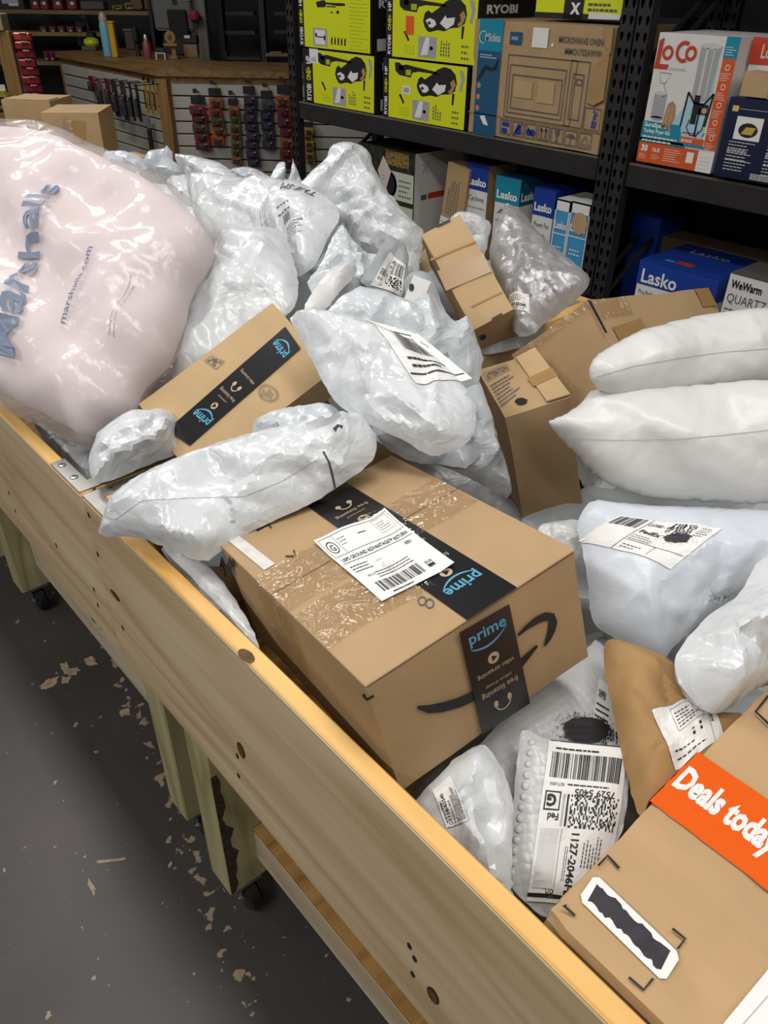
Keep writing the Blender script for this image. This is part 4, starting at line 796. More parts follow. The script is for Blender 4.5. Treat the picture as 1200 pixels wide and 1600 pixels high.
# ---------------------------------------------------------------- sales counter with slat fronts, seen beyond the bins
OAK = wood('counter_oak', (.16, .085, .03), (.27, .16, .065), 1, rough=.5); OAKV = wood('counter_trim', (.20, .105, .035), (.31, .18, .07), 2, rough=.5)
SLAT = mat('slat_panel', (.40, .385, .345), .6, var=.05, vscale=5.)
CZ = 1.0; K0 = onz(245, 108, CZ); K1 = onz(85, 80, CZ); TR = nrm([1, -1, 0]); NR = nrm([-1, -1, 0]); TL = np.array([0, 1., 0]); NL = np.array([-1., 0, 0])
ct = thing('sales_counter', 'corner sales counter with oak top and pale slat panels, behind the bins', 'counter', None, (K0[0], K0[1], 0)); co = np.array([K0[0], K0[1], 0])
EL = K1[1]-K0[1]; ER = 2.6
A = K0+TR*ER; inn = np.array([1.2, 1.2, 0])
top = [K0, A, A+nrm([1, 1, 0])*.75, K0+np.array([.75, .31, 0]), K1+np.array([.75, 0, 0]), K1]
G().prism([p-co-np.array([0, 0, .05]) for p in top], (0, 0, 1), .05).build('counter_top', OAK, ct)
low = [K0+np.array([.05, .02, 0]), A+nrm([1, 1, 0])*.04, A+nrm([1, 1, 0])*.7, K0+np.array([.70, .31, 0]), K1+np.array([.70, -.03, 0]), K1+np.array([.05, -.03, 0])]
G().prism([np.array([p[0], p[1], 0])-co for p in low], (0, 0, 1), .95).build('carcass', DARKWALL, ct)
for (P, T, N, L, o0) in ((K0, TL, NL, EL, .07), (K0, TR, NR, ER, .07)):
    R = np.stack([T, -N, [0, 0, 1.]], 1); b0 = P-N*.035
    G().box(b0+T*(L/2)-co+np.array([0, 0, .925-CZ]), (L-.02, .02, .05), R).build('trim', OAK, ct)
    z = .90
    while z > .12:
        G().box(b0+T*(L/2+o0/2)+N*.004-co+np.array([0, 0, z-.043-CZ]), (L-o0-.03, .012, .084), R, .004).build('slat', SLAT, ct); z -= .094
    G().box(b0+T*(L-.02)+N*.006-co+np.array([0, 0, .46-CZ]), (.04, .02, .90), R).build('end_trim', OAKV, ct)
G().box(K0-co+np.array([.05, .0, .465-CZ]), (.085, .11, .93), rz(math.radians(22))).build('corner_post', OAKV, ct)
def on_face(px, py, N, lift): P = K0-N*.035+N*lift; return onplane(px, py, P, N)
PACKM = lambda nm, c: mat('pack_'+nm, c, .35, var=.35, vscale=40.)
def strip(label, px0, py0, px1, py1, N, T, cols, n, lift=.05, name='hanging_pack_strip', grp='strips of packs hanging on the counter'):
    """card header on a hook with packs hung one under the other"""
    a = on_face(px0, py0, N, lift); b = on_face(px1, py1, N, lift); w = abs((b-a)@T); zt, zb = a[2], b[2]; c = (a+b)/2; R = np.stack([T, -N, [0, 0, 1.]], 1)
    s = thing(name, label, 'packs', R, (c[0], c[1], zb), grp); h = zt-zb; hh = h/n
    G().box((0, 0, h-hh*.45), (w*.9, .012, hh*.85), None, .003).build('header_card', PACKM('dark', (.02, .02, .022)), s)
    for i in range(1, n):
        z = h-hh*(i+.5); m = PACKM(cols[(i-1) % len(cols)][0], cols[(i-1) % len(cols)][1]); o = random.Random(i*7+int(px0)).uniform(-.01, .01)
        G().box((o, -.012*(i % 2), z), (w*.96, .03, hh*.99), None, .004).build('pack', m, s)
        G().box((o, -.034-.012*(i % 2), z-hh*.05), (w*.5, .014, hh*.55), None, .005).build('blister', PACKM('smoke', (.035, .033, .035)), s)
        G().box((o+w*.25, -.03-.012*(i % 2), z+hh*.22), (w*.16, .016, hh*.14), None, .002).build('foil', PACKM('foil', (.25, .22, .2)), s)
    g = G().cyl((0, .05, h+.03), (0, -.06, h+.03), .005, n=6); g.box((0, .045, h+.03), (.03, .008, .06)); g.box((0, -.06, h+.045), (.035, .004, .03)); g.build('hook', BLACK, s)
    return s
RED = ('red', (.22, .015, .02)); ORG = ('orange', (.30, .075, .015)); OLV = ('olive', (.10, .11, .02)); PUR = ('purple', (.035, .028, .06)); NVY = ('teal', (.012, .025, .055)); YEL = ('amber', (.36, .2, .02)); CRM = ('crimson', (.14, .012, .02)); BRW = ('brown', (.10, .05, .03))
strip('pack strip with crimson packs, leftmost on the right hand counter panel', 296, 150, 330, 234, NR, TR, [RED, CRM, BRW], 6)
strip('pack strip with bright orange packs, second from the counter corner', 324, 137, 354, 226, NR, TR, [ORG, ('flame', (.35, .05, .01)), BRW], 6)
strip('pack strip with olive green packs hanging low on the right counter panel', 355, 153, 381, 256, NR, TR, [ORG, OLV, OLV], 8)
strip('pack strip with dark purple packs, longest on the right counter panel', 378, 134, 408, 260, NR, TR, [PUR, PUR], 9)
strip('pack strip with dark teal packs between purple and red ones', 406, 141, 432, 233, NR, TR, [('slate', (.05, .055, .06)), NVY, NVY], 6)
strip('pack strip with orange and red packs beside the thin rack post', 431, 132, 460, 262, NR, TR, [ORG, RED, CRM, RED], 8)
strip('pack strip with amber packs glimpsed under the rack beam behind its thin post', 474, 190, 492, 256, NR, TR, [YEL, YEL], 7)
# left face: bunch of dark blister packs, amber strip
for i, (x0, y0, x1, y1, c, t) in enumerate([(138, 118, 150, 145, RED, 'small red blister pack, far left of the bunch on the counter side'), (150, 121, 166, 170, ('mauve', (.16, .10, .11)), 'mauve blister pack second in the bunch on the counter side'), (163, 122, 178, 172, CRM, 'crimson blister pack in the bunch on the counter side'), (172, 124, 190, 184, ('coal', (.03, .028, .028)), 'charcoal blister pack with silver tool in the middle of the bunch'), (186, 126, 204, 190, ('coal2', (.045, .04, .04)), 'charcoal blister pack right of the middle of the bunch'), (200, 128, 213, 190, ('ink', (.02, .02, .024)), 'black pack second from the amber packs on the counter side'), (210, 131, 223, 191, ('ink', (.02, .02, .024)), 'black pack next to the amber packs on the counter side')]):
    a = on_face(x0, y0, NL, .05+.03*i); b = on_face(x1, y1, NL, .05+.03*i); R = np.stack([-TL, -NL, [0, 0, 1.]], 1); s = thing('blister_pack', t, 'pack', R, ((a+b)/2)*np.array([1, 1, 0])+np.array([0, 0, b[2]]), 'blister packs on the counter side'); w = abs(a[1]-b[1]); h = a[2]-b[2]
    G().box((0, 0, h/2), (w, .006, h), None, .002).build('card', PACKM(*c), s); G().box((0, -.02, h*.4), (w*.7, .03, h*.55), None, .01).build('blister', PACKM('smoke', (.035, .033, .035)), s); G().cyl((0, .05+.03*i, h-.01), (0, -.03, h-.01), .004, n=6).build('hook', BLACK, s); G().box((w*.1, -.038, h*.5), (w*.18, .008, h*.2), None, .002).build('tool_tip', STEEL, s)
for i, (x0, x1, t) in enumerate(((223, 233, 'yellow pack at the left of the yellow and black packs on the counter side'), (232, 239, 'middle yellow and black pack on the counter side'), (239, 247, 'yellow and black pack nearest the counter corner post'))):
    a = on_face(x0, 118+i*4, NL, .07); b = on_face(x1, 178+i, NL, .07); R = np.stack([-TL, -NL, [0, 0, 1.]], 1); s = thing('yellow_pack', t, 'pack', R, ((a+b)/2)*np.array([1, 1, 0])+np.array([0, 0, b[2]]), 'yellow packs on the counter side'); w = abs(a[1]-b[1])*.95; h = a[2]-b[2]
    G().box((0, 0, h*.45), (w, .02, h*.85), None, .003).build('card', mat('amber_card', (.50, .27, .008), .4), s); G().box((0, -.004, h*.94), (w, .02, h*.12), None, .002).build('header', BLACK, s); G().box((w*.1, -.014, h*.4), (w*.5, .012, h*.5), None, .003).build('insert', BLACK, s)
a = on_face(229, 180, NL, .06); b = on_face(240, 242, NL, .06); s = thing('hanging_tool', 'long narrow tool hanging below the yellow packs on the counter side', 'tool', np.stack([-TL, -NL, [0, 0, 1.]], 1), ((a+b)/2)*np.array([1, 1, 0])+np.array([0, 0, b[2]])); h = a[2]-b[2]
G().box((0, 0, h*.33), (.045, .03, h*.66), None, .006).build('handle', PACKM('maroon', (.035, .02, .02)), s); G().box((0, 0, h*.83), (.05, .02, h*.3), None, .004).build('blade_cover', mat('grey_cover', (.22, .22, .21), .5), s)
# things on the counter top
def base(px, py, z=CZ): P = onz(px, py, z); return P, ((P-CAM_P)@CAM_F)/FPX
CB = mat('aqua_plastic', (.16, .42, .50), .35); YB = mat('yellow_can', (.55, .33, .01), .4); NEON = mat('neon_plastic', (.50, .60, .02), .4); SCRN = mat('grey_plastic', (.16, .16, .155), .5); WOODI = wood('turned_wood', (.20, .10, .04), (.34, .20, .09), 2)
P, s_ = base(170, 87); t = thing('aqua_spray_bottle', 'tall aqua bottle with pinkish cap standing on the counter', 'bottle', None, P); q = s_
G().lathe([(7.2*q, 0), (7.4*q, 2*q), (7.4*q, 40*q), (6.4*q, 44*q)], n=18).build('bottle_body', CB, t, smooth=True, sharp=40); G().lathe([(6.2*q, 44*q), (6.4*q, 50*q), (4*q, 56*q), (2*q, 58*q)], n=16).build('cap', mat('pink_cap', (.42, .30, .27), .4), t, smooth=True, sharp=40)
P, s_ = base(182, 90); t = thing('yellow_can', 'yellow canister beside the aqua bottle on the counter', 'can', None, P)
G().box((0, 0, 23*s_), (12*s_, 9*s_, 46*s_), rz(.8), .008).build('canister', YB, t); G().box((-.5*s_, -.5*s_, 30*s_), (5*s_, 9.4*s_, 16*s_), rz(.8)).build('print', INKGREY, t); G().box((0, 0, 47*s_), (13*s_, 9.6*s_, 3*s_), rz(.8), .004).build('lid', YB, t)
P, s_ = base(145, 78); t = thing('neon_tool', 'neon yellow and black gadget on a grey pad on the counter', 'gadget', None, P)
G().box((0, 0, 3*s_), (34*s_, 22*s_, 6*s_), rz(.8), .006).build('pad', mat('grey_pad', (.09, .085, .08), .6), t); G().lathe([(10*s_, 6*s_), (12*s_, 9*s_), (11*s_, 14*s_), (5*s_, 17*s_)], n=16).build('shell', NEON, t, smooth=True, sharp=40); G().box((3*s_, 3*s_, 20*s_), (14*s_, 12*s_, 7*s_), rz(.8), .006).build('grip', BLACK, t)
P, s_ = base(134, 72); t = thing('aqua_pouch', 'pale aqua pouch standing behind the neon gadget', 'pouch', None, P+np.array([.05, .12, 0])); G().prism([(-9*s_, 0, 0), (9*s_, 0, 0), (10*s_, 0, 32*s_), (6*s_, 0, 40*s_), (0, 0, 38*s_), (-8*s_, 0, 41*s_)], (0, 1, 0), .04).build('pouch_body', mat('aqua_film', (.22, .45, .50), .35, bump=.3, bscale=30.), t); G().box((2*s_, -.004, 18*s_), (9*s_, .01, 12*s_)).build('pouch_print', TEAL, t)
P, s_ = base(232, 92); t = thing('red_can', 'small reddish can with a silver top on the counter', 'can', None, P); G().lathe([(6*s_, 0), (6.5*s_, 2*s_), (6.5*s_, 20*s_), (4*s_, 24*s_)], n=16).build('can_body', mat('dull_red', (.22, .05, .05), .4), t, smooth=True, sharp=40); G().lathe([(4*s_, 24*s_), (4*s_, 30*s_), (2*s_, 33*s_)], n=12).build('nozzle', STEEL, t, smooth=True, sharp=40)
P, s_ = base(217, 88); t = thing('black_figure', 'small black upright gadget with a white badge on the counter', 'gadget', None, P); G().lathe([(4*s_, 0), (3*s_, 12*s_), (3*s_, 18*s_)], n=12).build('stem', BLACK, t, smooth=True, sharp=40); G().box((0, 0, 29*s_), (14*s_, 8*s_, 20*s_), rz(.8), .01).build('head', BLACK, t); G().box((-3*s_, -3.2*s_, 28*s_), (6*s_, 2*s_, 8*s_), rz(-.75)).build('badge', LGREY, t)
P, s_ = base(203, 80); t = thing('brown_case', 'brown box with a dark lid at the back of the counter', 'box', None, P+np.array([.10, .15, 0])); G().box((0, 0, 13*s_), (15*s_, 15*s_, 26*s_), rz(.8), .01).build('case', mat('brown_case', (.07, .05, .035), .6), t); G().box((0, 0, 27*s_), (17*s_, 17*s_, 3*s_), rz(.8), .004).build('lid', mat('grey_lid2', (.12, .11, .10), .6), t)
P, s_ = base(270, 92); t = thing('wooden_stand', 'turned wooden stand with a round disc on top, on the counter', 'ornament', None, P); RD = np.stack([TR, -NR, [0, 0, 1.]], 1)
G().box((0, 0, 2*s_), (20*s_, 14*s_, 4*s_), RD, .004).build('foot', WOODI, t); G().box((4*s_, 0, 10*s_), (7*s_, 7*s_, 14*s_), RD, .006).build('neck', WOODI, t); G().box((0, 0, 19*s_), (22*s_, 12*s_, 4*s_), RD, .004).build('shelf', WOODI, t); G().cyl(np.array([0, 0, 29*s_])-NR*2*s_, np.array([0, 0, 29*s_])+NR*2*s_, 8.5*s_, n=22).build('disc', WOODI, t)
G().cyl(np.array([0, 0, 29*s_])+NR*1.9*s_, np.array([0, 0, 29*s_])+NR*2.4*s_, 3.5*s_, n=14).build('disc_centre', KNOT, t)
P, s_ = base(256, 94); t = thing('white_clamp', 'small white wire clamp lying on the counter edge', 'clamp', RD, P+np.array([.0, .05, 0])); G().tube([(-7*s_, 0, 0), (-7*s_, 0, 9*s_), (7*s_, 0, 9*s_), (7*s_, 0, 0)], 1.2*s_, 6).build('wire_frame', LGREY, t); G().box((0, 3*s_, 12*s_), (15*s_, 8*s_, 8*s_), None, .008).build('clamp_body', mat('dark_grey_metal', (.07, .07, .07), .3, metal=.6), t)
P, s_ = base(300, 90); t = thing('black_card_holder', 'black wire holder with tan cards and silver trim on the counter', 'holder', RD, P); G().box((0, 0, 9*s_), (22*s_, 10*s_, 18*s_), None, .006).build('cards', mat('tan_cards', (.22, .14, .08), .6, var=.5, vscale=60., stretch=(8, 1, 1)), t); G().box((0, 0, 24*s_), (26*s_, 12*s_, 12*s_), None, .012).build('holder_top', BLACK, t); G().box((-2*s_, -7*s_, 28*s_), (9*s_, 2*s_, 4*s_), None, .003).build('badge', LGREY, t)
P, s_ = base(303, 86); t = thing('pink_flower', 'small dark pink ornament behind the black card holder', 'ornament', RD, P+np.array([.12, .12, 0])); G().box((0, 0, 22*s_), (3*s_, 3*s_, 44*s_)).build('stalk', mat('dark_stalk', (.05, .03, .03), .6), t); G().lathe([(3*s_, 42*s_), (8*s_, 46*s_), (9*s_, 52*s_), (5*s_, 58*s_)], n=12).build('bloom', mat('dark_pink', (.26, .03, .06), .5, var=.5, vscale=60.), t, smooth=True, sharp=40)
P, s_ = base(300, 97); G().box(P-np.zeros(3)+np.array([0, 0, .004]), (34*s_, 5*s_, .008), RD, .002).build('red_ruler', mat('dull_red', (.22, .05, .05), .4), label='red strip lying at the front of the counter', cat='strip')
P, s_ = base(262, 87); P = P+np.array([0, 0, 18*s_]); t = thing('grey_monitor', 'grey back of a monitor on its black stand on the counter', 'monitor', RD, P+np.array([.22, .22, 0])); s2 = s_*1.04
G().box((0, 0, 38*s2), (60*s2, 4*s2, 52*s2), frame((1, 0, 0), (0, 1, .12)), .02).build('screen_back', SCRN, t); G().box((8*s2, -3*s2, 20*s2), (30*s2, 4*s2, 40*s2), frame((1, 0, 0), (0, 1, .12)), .01).build('stand', BLACK, t); G().box((6*s2, -4.5*s2, 50*s2), (7*s2, 1*s2, 7*s2)).build('logo', BLACK, t); G().box((22*s2, -4.5*s2, 54*s2), (16*s2, 1*s2, 5*s2)).build('sticker', LGREY, t); G().box((0, 0, -8*s2), (34*s2, 18*s2, 20*s2)).build('foot', BLACK, t)
P, s_ = base(382, 94); t = thing('black_tray', 'shallow black tray propped on the right of the counter', 'tray', RD, P); G().box((0, 6*s_, 6*s_), (52*s_, 22*s_, 2*s_), frame((1, 0, 0), (0, 1, .35)), .004).build('tray_base', mat('black_plastic', (.016, .016, .018), .4), t); G().box((-27*s_, 6*s_, 8*s_), (3*s_, 24*s_, 8*s_), frame((1, 0, 0), (0, 1, .35)), .004).build('tray_side', BLACK, t); G().box((0, -5*s_, 2.5*s_), (54*s_, 3*s_, 5*s_), None, .003).build('tray_lip', BLACK, t)
P, s_ = base(433, 90); t = thing('folded_cloth', 'folded tan papers at the right of the counter top', 'papers', RD, P+np.array([.05, .05, 0])); G().box((0, 0, 2.5*s_), (38*s_, 20*s_, 5*s_), None, .01).build('lower_sheets', mat('tan_paper', (.20, .13, .075), .8), t); G().box((-4*s_, 1*s_, 6*s_), (18*s_, 14*s_, 2*s_), rz(.2), .004).build('upper_sheets', mat('tan_paper2', (.26, .18, .11), .8), t)

# ---------------------------------------------------------------- shelving on the back wall
SW = 9.0; PW = WALLN*SW
def wallpt(px, py, off=0.): return onplane(px, py, WALLN*(SW+off), WALLN)
SHELFW = wood('shelf_wood', (.16, .10, .045), (.26, .175, .085), 0)
sh = thing('wall_shelving', 'pale wooden wall shelves in the dim background behind the counter', 'shelving', RW, wallpt(110, 18)*np.array([1, 1, 0])); so = np.array(sh.location)
def shl(x0, x1, y, m=SHELFW, nm='shelf', par=None, th=.035):
    a = wallpt(x0, y); b = wallpt(x1, y); c = (a+b)/2-so; c = RW.T@c; return G().box(c+np.array([0, .16, 0]), (np.linalg.norm((b-a)[:2]), .32, th), None, .004).build(nm, m, par or sh)
shl(-90, 232, 19); shl(-90, 172, 53); shl(-90, 172, 99)
for x in (-92, 234): a = wallpt(x, 19); G().box(RW.T@(a*np.array([1, 1, 0])-so)+np.array([0, .16, .9]), (.03, .3, 1.8)).build('side_panel', DARKWALL, sh)
dk = thing('dark_shelving', 'black wall shelves in deep shadow right of the grey post', 'shelving', RW, wallpt(400, 50)*np.array([1, 1, 0])); so2 = np.array(dk.location)
for (x0, x1, y) in ((352, 396, 21), (428, 470, 21), (352, 398, 51), (428, 470, 50)):
    a = wallpt(x0, y); b = wallpt(x1, y); G().box(RW.T@((a+b)/2-so2)+np.array([0, .1, 0]), (np.linalg.norm((b-a)[:2]), .2, .03)).build('shelf', mat('dark_shelf', (.035, .032, .03), .6), dk)
for x in (410, 345): a = wallpt(x, 50); G().box(RW.T@(a*np.array([1, 1, 0])-so2)+np.array([0, .12, .9]), (.05, .2, 1.8)).build('standard', mat('dark_shelf', (.035, .032, .03), .6), dk)
a = wallpt(314, 60, -.25); b = wallpt(306, 0, -.25); t = thing('grey_post', 'pale grey square column behind the counter', 'column', RW, a*np.array([1, 1, 0])); G().box((0, 0, 1.6), (.16, .12, 3.2), None, .01).build('shaft', mat('grey_column', (.19, .185, .17), .7), t); G().box((0, 0, .08), (.18, .14, .16), None, .01).build('plinth', mat('grey_column', (.19, .185, .17), .7), t)
def shelfgood(name, label, px0, px1, pyb, h_px, m, m2=None, grp=None, y_off=-.02):
    a = wallpt(px0, pyb); b = wallpt(px1, pyb); s_ = ((a-CAM_P)@CAM_F)/FPX; w = np.linalg.norm((b-a)[:2]); h = h_px*s_*1.12; c = (a+b)/2+WALLN*.12
    t = thing(name, label, 'goods', RW, (c[0], c[1], a[2]+.004), grp); G().box((0, 0, h/2), (w*.94, .16, h), None, .008).build('box', m, t)
    if m2: G().box((0, -.083, h*.55), (w*.6, .006, h*.5)).build('print', m2, t); G().box((w*.1, -.087, h*.25), (w*.35, .004, h*.12)).build('lettering', LGREY, t)
    return t
GRD = 'boxed goods on the wall shelves'; RD2 = mat('dull_red_box', (.20, .02, .03), .5); DKB = mat('dark_box', (.03, .026, .026), .5, var=.5, vscale=20.)
for i, (a, b, c) in enumerate(((47, 60, 'red boxed item left of its two red neighbours on the top wall shelf'), (61, 74, 'red boxed item second on the top wall shelf'), (81, 97, 'red boxed item third on the top wall shelf'), (103, 119, 'red boxed item nearest the grey bag on the top wall shelf'))): shelfgood('red_boxed_item', c, a, b, 16, 30, RD2, DKB, GRD)
shelfgood('dark_boxed_item', 'dark boxed item at the far left of the top wall shelf', -5, 38, 16, 24, DKB, GREYP, GRD); t = shelfgood('grey_bag', 'crumpled grey bag lying on the top wall shelf', 123, 162, 16, 10, mat('grey_film', (.08, .08, .08), .4, bump=.5, bscale=20.), None, GRD)
for i, (a, b) in enumerate(((173, 190), (193, 208))): shelfgood('yellow_item', ('long yellow item on the top wall shelf', 'short yellow item with knobs on the top wall shelf')[i], a, b, 16, 5+3*i, mat('dull_yellow', (.30, .20, .015), .5), BLACK, GRD)
for i, (a, b) in enumerate(((203, 222), (224, 242), (244, 262), (263, 280))): shelfgood('brown_carton', ('brown shelf carton left of three others by the monitor', 'brown shelf carton above the left of the monitor', 'brown shelf carton above the middle of the monitor', 'brown shelf carton above the right of the monitor')[i], a, b, 16, 18, mat('dim_carton', (.13, .085, .045), .8), None, GRD)
for i in range(5): shelfgood('small_dark_item', ('leftmost', 'second', 'middle', 'fourth', 'rightmost')[i]+' of five small dark items with red trim on the middle wall shelf', 60+14*i, 72+14*i, 52, 8, DKB, RD2, GRD)
for i in range(2): shelfgood('small_red_item', ('left', 'right')[i]+' one of two small red items on the lowest wall shelf', 67+9*i, 75+9*i, 97, 12, RD2, DKB, GRD)
# wooden display stand and red pack strip at the far left
DN = 6.3; PD = WALLN*DN
def dpt(px, py, off=0.): return onplane(px, py, WALLN*(DN+off), WALLN)
a = dpt(14, 48); b = dpt(-20, 48); t = thing('wooden_display', 'tall pale wooden display cut by the left frame edge', 'display', RW, a*np.array([1, 1, 0])); do = np.array(t.location)
G().box((-.045, .0, a[2]/2), (.10, .05, a[2]), None, .004).build('side_post', OAKV, t); G().box((-.10, .02, a[2]+.05), (.16, .12, .10), None, .004).build('cap', mat('pale_cap', (.30, .23, .14), .6), t)
for z in (.85, .72, .60, .48): G().box((-.35, .08, z), (.5, .02, .11), None, .003).build('panel_board', OAKV, t)
a = dpt(0, 145, -.1); t = thing('yellow_snack_pack', 'yellow green pack hanging on the wooden display at the left edge', 'pack', RW, a-np.array([0, 0, .1])); G().box((0, 0, .06), (.10, .03, .13), None, .01).build('pack_body', mat('yellow_green_pack', (.30, .27, .03), .4, var=.6, vscale=30.), t); G().box((0, 0, .135), (.09, .01, .03)).build('header', LGREY, t); G().box((0, -.018, .05), (.06, .006, .05)).build('print', BLACK, t)
ta = dpt(34, 50); tb = dpt(66, 158); t = thing('red_pack_strip', 'tall strip of red packs hanging beside the wooden display', 'packs', RW, np.array([ta[0], ta[1], tb[2]])); H_ = ta[2]-tb[2]
for i in range(8): z = H_*(1-(i+.5)/8); G().box((0, -.01*(i % 2), z), (.115, .05, H_/8*.92), None, .008).build('pack', PACKM('flame2', (.36, .05, .02)) if i == 0 else PACKM('red', (.22, .015, .02)), t); G().box((.02, -.04, z+.02), (.05, .012, H_/8*.3), None, .004).build('print', PACKM('rust', (.14, .05, .02)), t)
G().box((-.085, .03, H_/2-.08), (.05, .015, H_-.1), None, .002).build('wire_rail', mat('grey_mesh', (.12, .115, .11), .5, var=.6, vscale=60.), t)
# ---------------------------------------------------------------- cartons in the pile
def bubble_mat():
    m = mat('bubble_poly', (.56, .57, .57), .30); nt = m.node_tree; b = nt.nodes['Principled BSDF']; tc = nt.nodes.new('ShaderNodeTexCoord')
    vo = nt.nodes.new('ShaderNodeTexVoronoi'); vo.inputs['Scale'].default_value = 95.; vo.inputs['Randomness'].default_value = .25; nt.links.new(tc.outputs['Object'], vo.inputs['Vector'])
    k = nt.nodes.new('ShaderNodeBump'); k.invert = True; k.inputs['Strength'].default_value = .35; k.inputs['Distance'].default_value = .004; nt.links.new(vo.outputs['Distance'], k.inputs['Height']); nt.links.new(k.outputs['Normal'], b.inputs['Normal']); return m
def clear_tape_material():
    m = bpy.data.materials.new('clear_packing_tape'); m.use_nodes = True; nt = m.node_tree; nt.nodes.remove(nt.nodes['Principled BSDF']); L = nt.links.new; out = nt.nodes['Material Output']
    tr = nt.nodes.new('ShaderNodeBsdfTransparent'); tr.inputs[0].default_value = (.97, .95, .91, 1); gl = nt.nodes.new('ShaderNodeBsdfGlossy'); gl.inputs['Roughness'].default_value = .09
    mx = nt.nodes.new('ShaderNodeMixShader'); mx.inputs[0].default_value = .13; L(tr.outputs[0], mx.inputs[1]); L(gl.outputs[0], mx.inputs[2]); L(mx.outputs[0], out.inputs[0])
    tc = nt.nodes.new('ShaderNodeTexCoord'); n = nt.nodes.new('ShaderNodeTexNoise'); n.inputs['Scale'].default_value = 22.; n.inputs['Detail'].default_value = 3.; n.inputs['Distortion'].default_value = 1.5; L(tc.outputs['Object'], n.inputs['Vector'])
    k = nt.nodes.new('ShaderNodeBump'); k.inputs['Strength'].default_value = 1.; k.inputs['Distance'].default_value = .03; L(n.outputs['Fac'], k.inputs['Height']); L(k.outputs['Normal'], gl.inputs['Normal']); return m
CLEAR_B = clear_tape_material()
LABELW = mat('label_paper', (.80, .80, .78), .5); AMZBLUE = mat('tape_blue', (.08, .34, .52), .45); TAPEK = mat('black_tape', (.013, .013, .015), .28); TAPETAN = mat('tape_tan', (.50, .38, .24), .5); DEALO = mat('orange_tape', (.78, .115, .012), .25, bump=.25, bscale=14.)
MARK = mat('marker_ink', (.03, .026, .034), .45, var=.3, vscale=60.)
def pxpoly(C, face, nm, m, pts, off=.0012, thick=0.):
    q = C.quad(face, px=pts); a, b, n, sg = FACES[face]; N = np.zeros(3); N[n] = sg; P = [p+N*off for p in q]
    A = sum(np.cross(P[i]-P[0], P[(i+1) % len(P)]-P[0]) for i in range(1, len(P)-1))
    if A@N < 0: P = P[::-1]
    return G().prism([p-N*off*.0 for p in P], N, thick).build(nm, m, C.ob) if thick else mk(nm, P, [tuple(range(len(P)))], m, C.ob)
def smile(x0, y0, x1, y1, sag, n=12):
    P = [(x0+(x1-x0)*i/n, y0+(y1-y0)*i/n-sag*4*(i/n)*(1-i/n)) for i in range(n+1)]; return P, [.0008+.0026*math.sin(math.pi*min(1, (i+.5)/n))**.7 for i in range(n+1)]
def prime_tape(d, x0, x1, L, seed=0, flip=False):
    """printed tape of width x1-x0 running along y from 0 to L: lettering, smile, icons repeat"""
    w = x1-x0; d.rect(K('tape', TAPEK, 0), x0, 0, x1, L); y = .012; cx = (x0+x1)/2; blu = K('tape_print', AMZBLUE, 1); tan = K('tape_print', TAPETAN, 1); r0 = math.pi if flip else 0
    sg = -1 if flip else 1
    while y < L-.06:
        yy = y+.03 if not flip else y+.03
        d.text(blu, 'prime', cx-sg*w*.36, yy-(0 if not flip else -.018), w*.26, rot=r0, bold=.02, wid=w*.70)
        P_, W2 = smile(cx-sg*w*.32, yy-sg*.003+(.018 if flip else 0), cx+sg*w*.34, yy+sg*.002+(.018 if flip else 0), sg*.010); d.path(blu, P_, W2)
        if y+.10 < L: d.ell(tan, cx, y+.072, w*.11, n=14); d.poly(K('tape_print', TAPEK, 2), [(cx-.003, y+.067), (cx+.005, y+.072), (cx-.003, y+.077)])
        if y+.13 < L: d.text(tan, 'free listening', cx+w*.36, y+.105, w*.11, rot=math.pi, wid=w*.72); d.text(tan, 'unlimited', cx+w*.2, y+.092, w*.05, rot=math.pi, wid=w*.4)
        if y+.15 < L: d.ring(tan, cx, y+.122, w*.13, .0022, 12, 180, 360); d.ell(tan, cx-w*.13, y+.125, .004, .005, 10); d.ell(tan, cx+w*.13, y+.125, .004, .005, 10)
        if y+.19 < L: d.text(tan, 'video streaming', cx+w*.36, y+.152, w*.10, rot=math.pi, wid=w*.72)
        y += .185
# 1 -- big return box with a shipping label
BIG = Carton('parcel_box', 'large brown box with black printed tape, smile arrow and white shipping label, centre front', 'parcel', (.5341, .5747, .9684), [[.9795, .137, -.1478], [-.1089, .9768, .1842], [.1696, -.1643, .9717]], (.2984, .3865, .1692), KRAFT, None, seed=3, dent=.0018, cell=.025)
w, dp, h = BIG.d
def flap(C, x0, x1, y0, y1, th=.003, m=None): 
    c = C.c*0; G().box(((x0+x1)/2, (y0+y1)/2, C.d[2]/2+th/2-.001), (x1-x0, y1-y0, th), None, .001).build('flap', m or C.m, C.ob)
flap(BIG, -w/2+.002, w/2-.002, -dp/2+.002, .028); flap(BIG, -w/2+.002, w/2-.002, .0305, dp/2-.002)
d = Dec(w, dp, .02); prime_tape(d, .45*w, .69*w, dp-.002, flip=True); BIG.put(d, 'top', uv=(0, 0, 1, 1), off=.0032)
d = Dec(.098, .152, .01); L = K('shipping_label', LABELW, 0); k = K('label_print', BLACK, 1); d.rect(L, 0, 0, .098, .152, .0004)
d = Dec(.152, .105, .008); d.rect(K('shipping_label', LABELW, 0), 0, 0, .152, .105)
k = K('label_print', BLACK, 1); d.frame(k, .004, .072, .148, .102, .0006); d.ring(k, .017, .087, .0085, .0016, 18); d.text(k, 'G', .0125, .0825, .009, bold=.02); d.rect(k, .031, .072, .0317, .102); d.lines(k, .035, .085, .05, .098, 3, .25, 2); d.frame(k, .112, .080, .143, .100, .0004); d.lines(k, .116, .084, .14, .097, 4, .25, 3); d.lines(k, .075, .09, .10, .094, 1, .4)
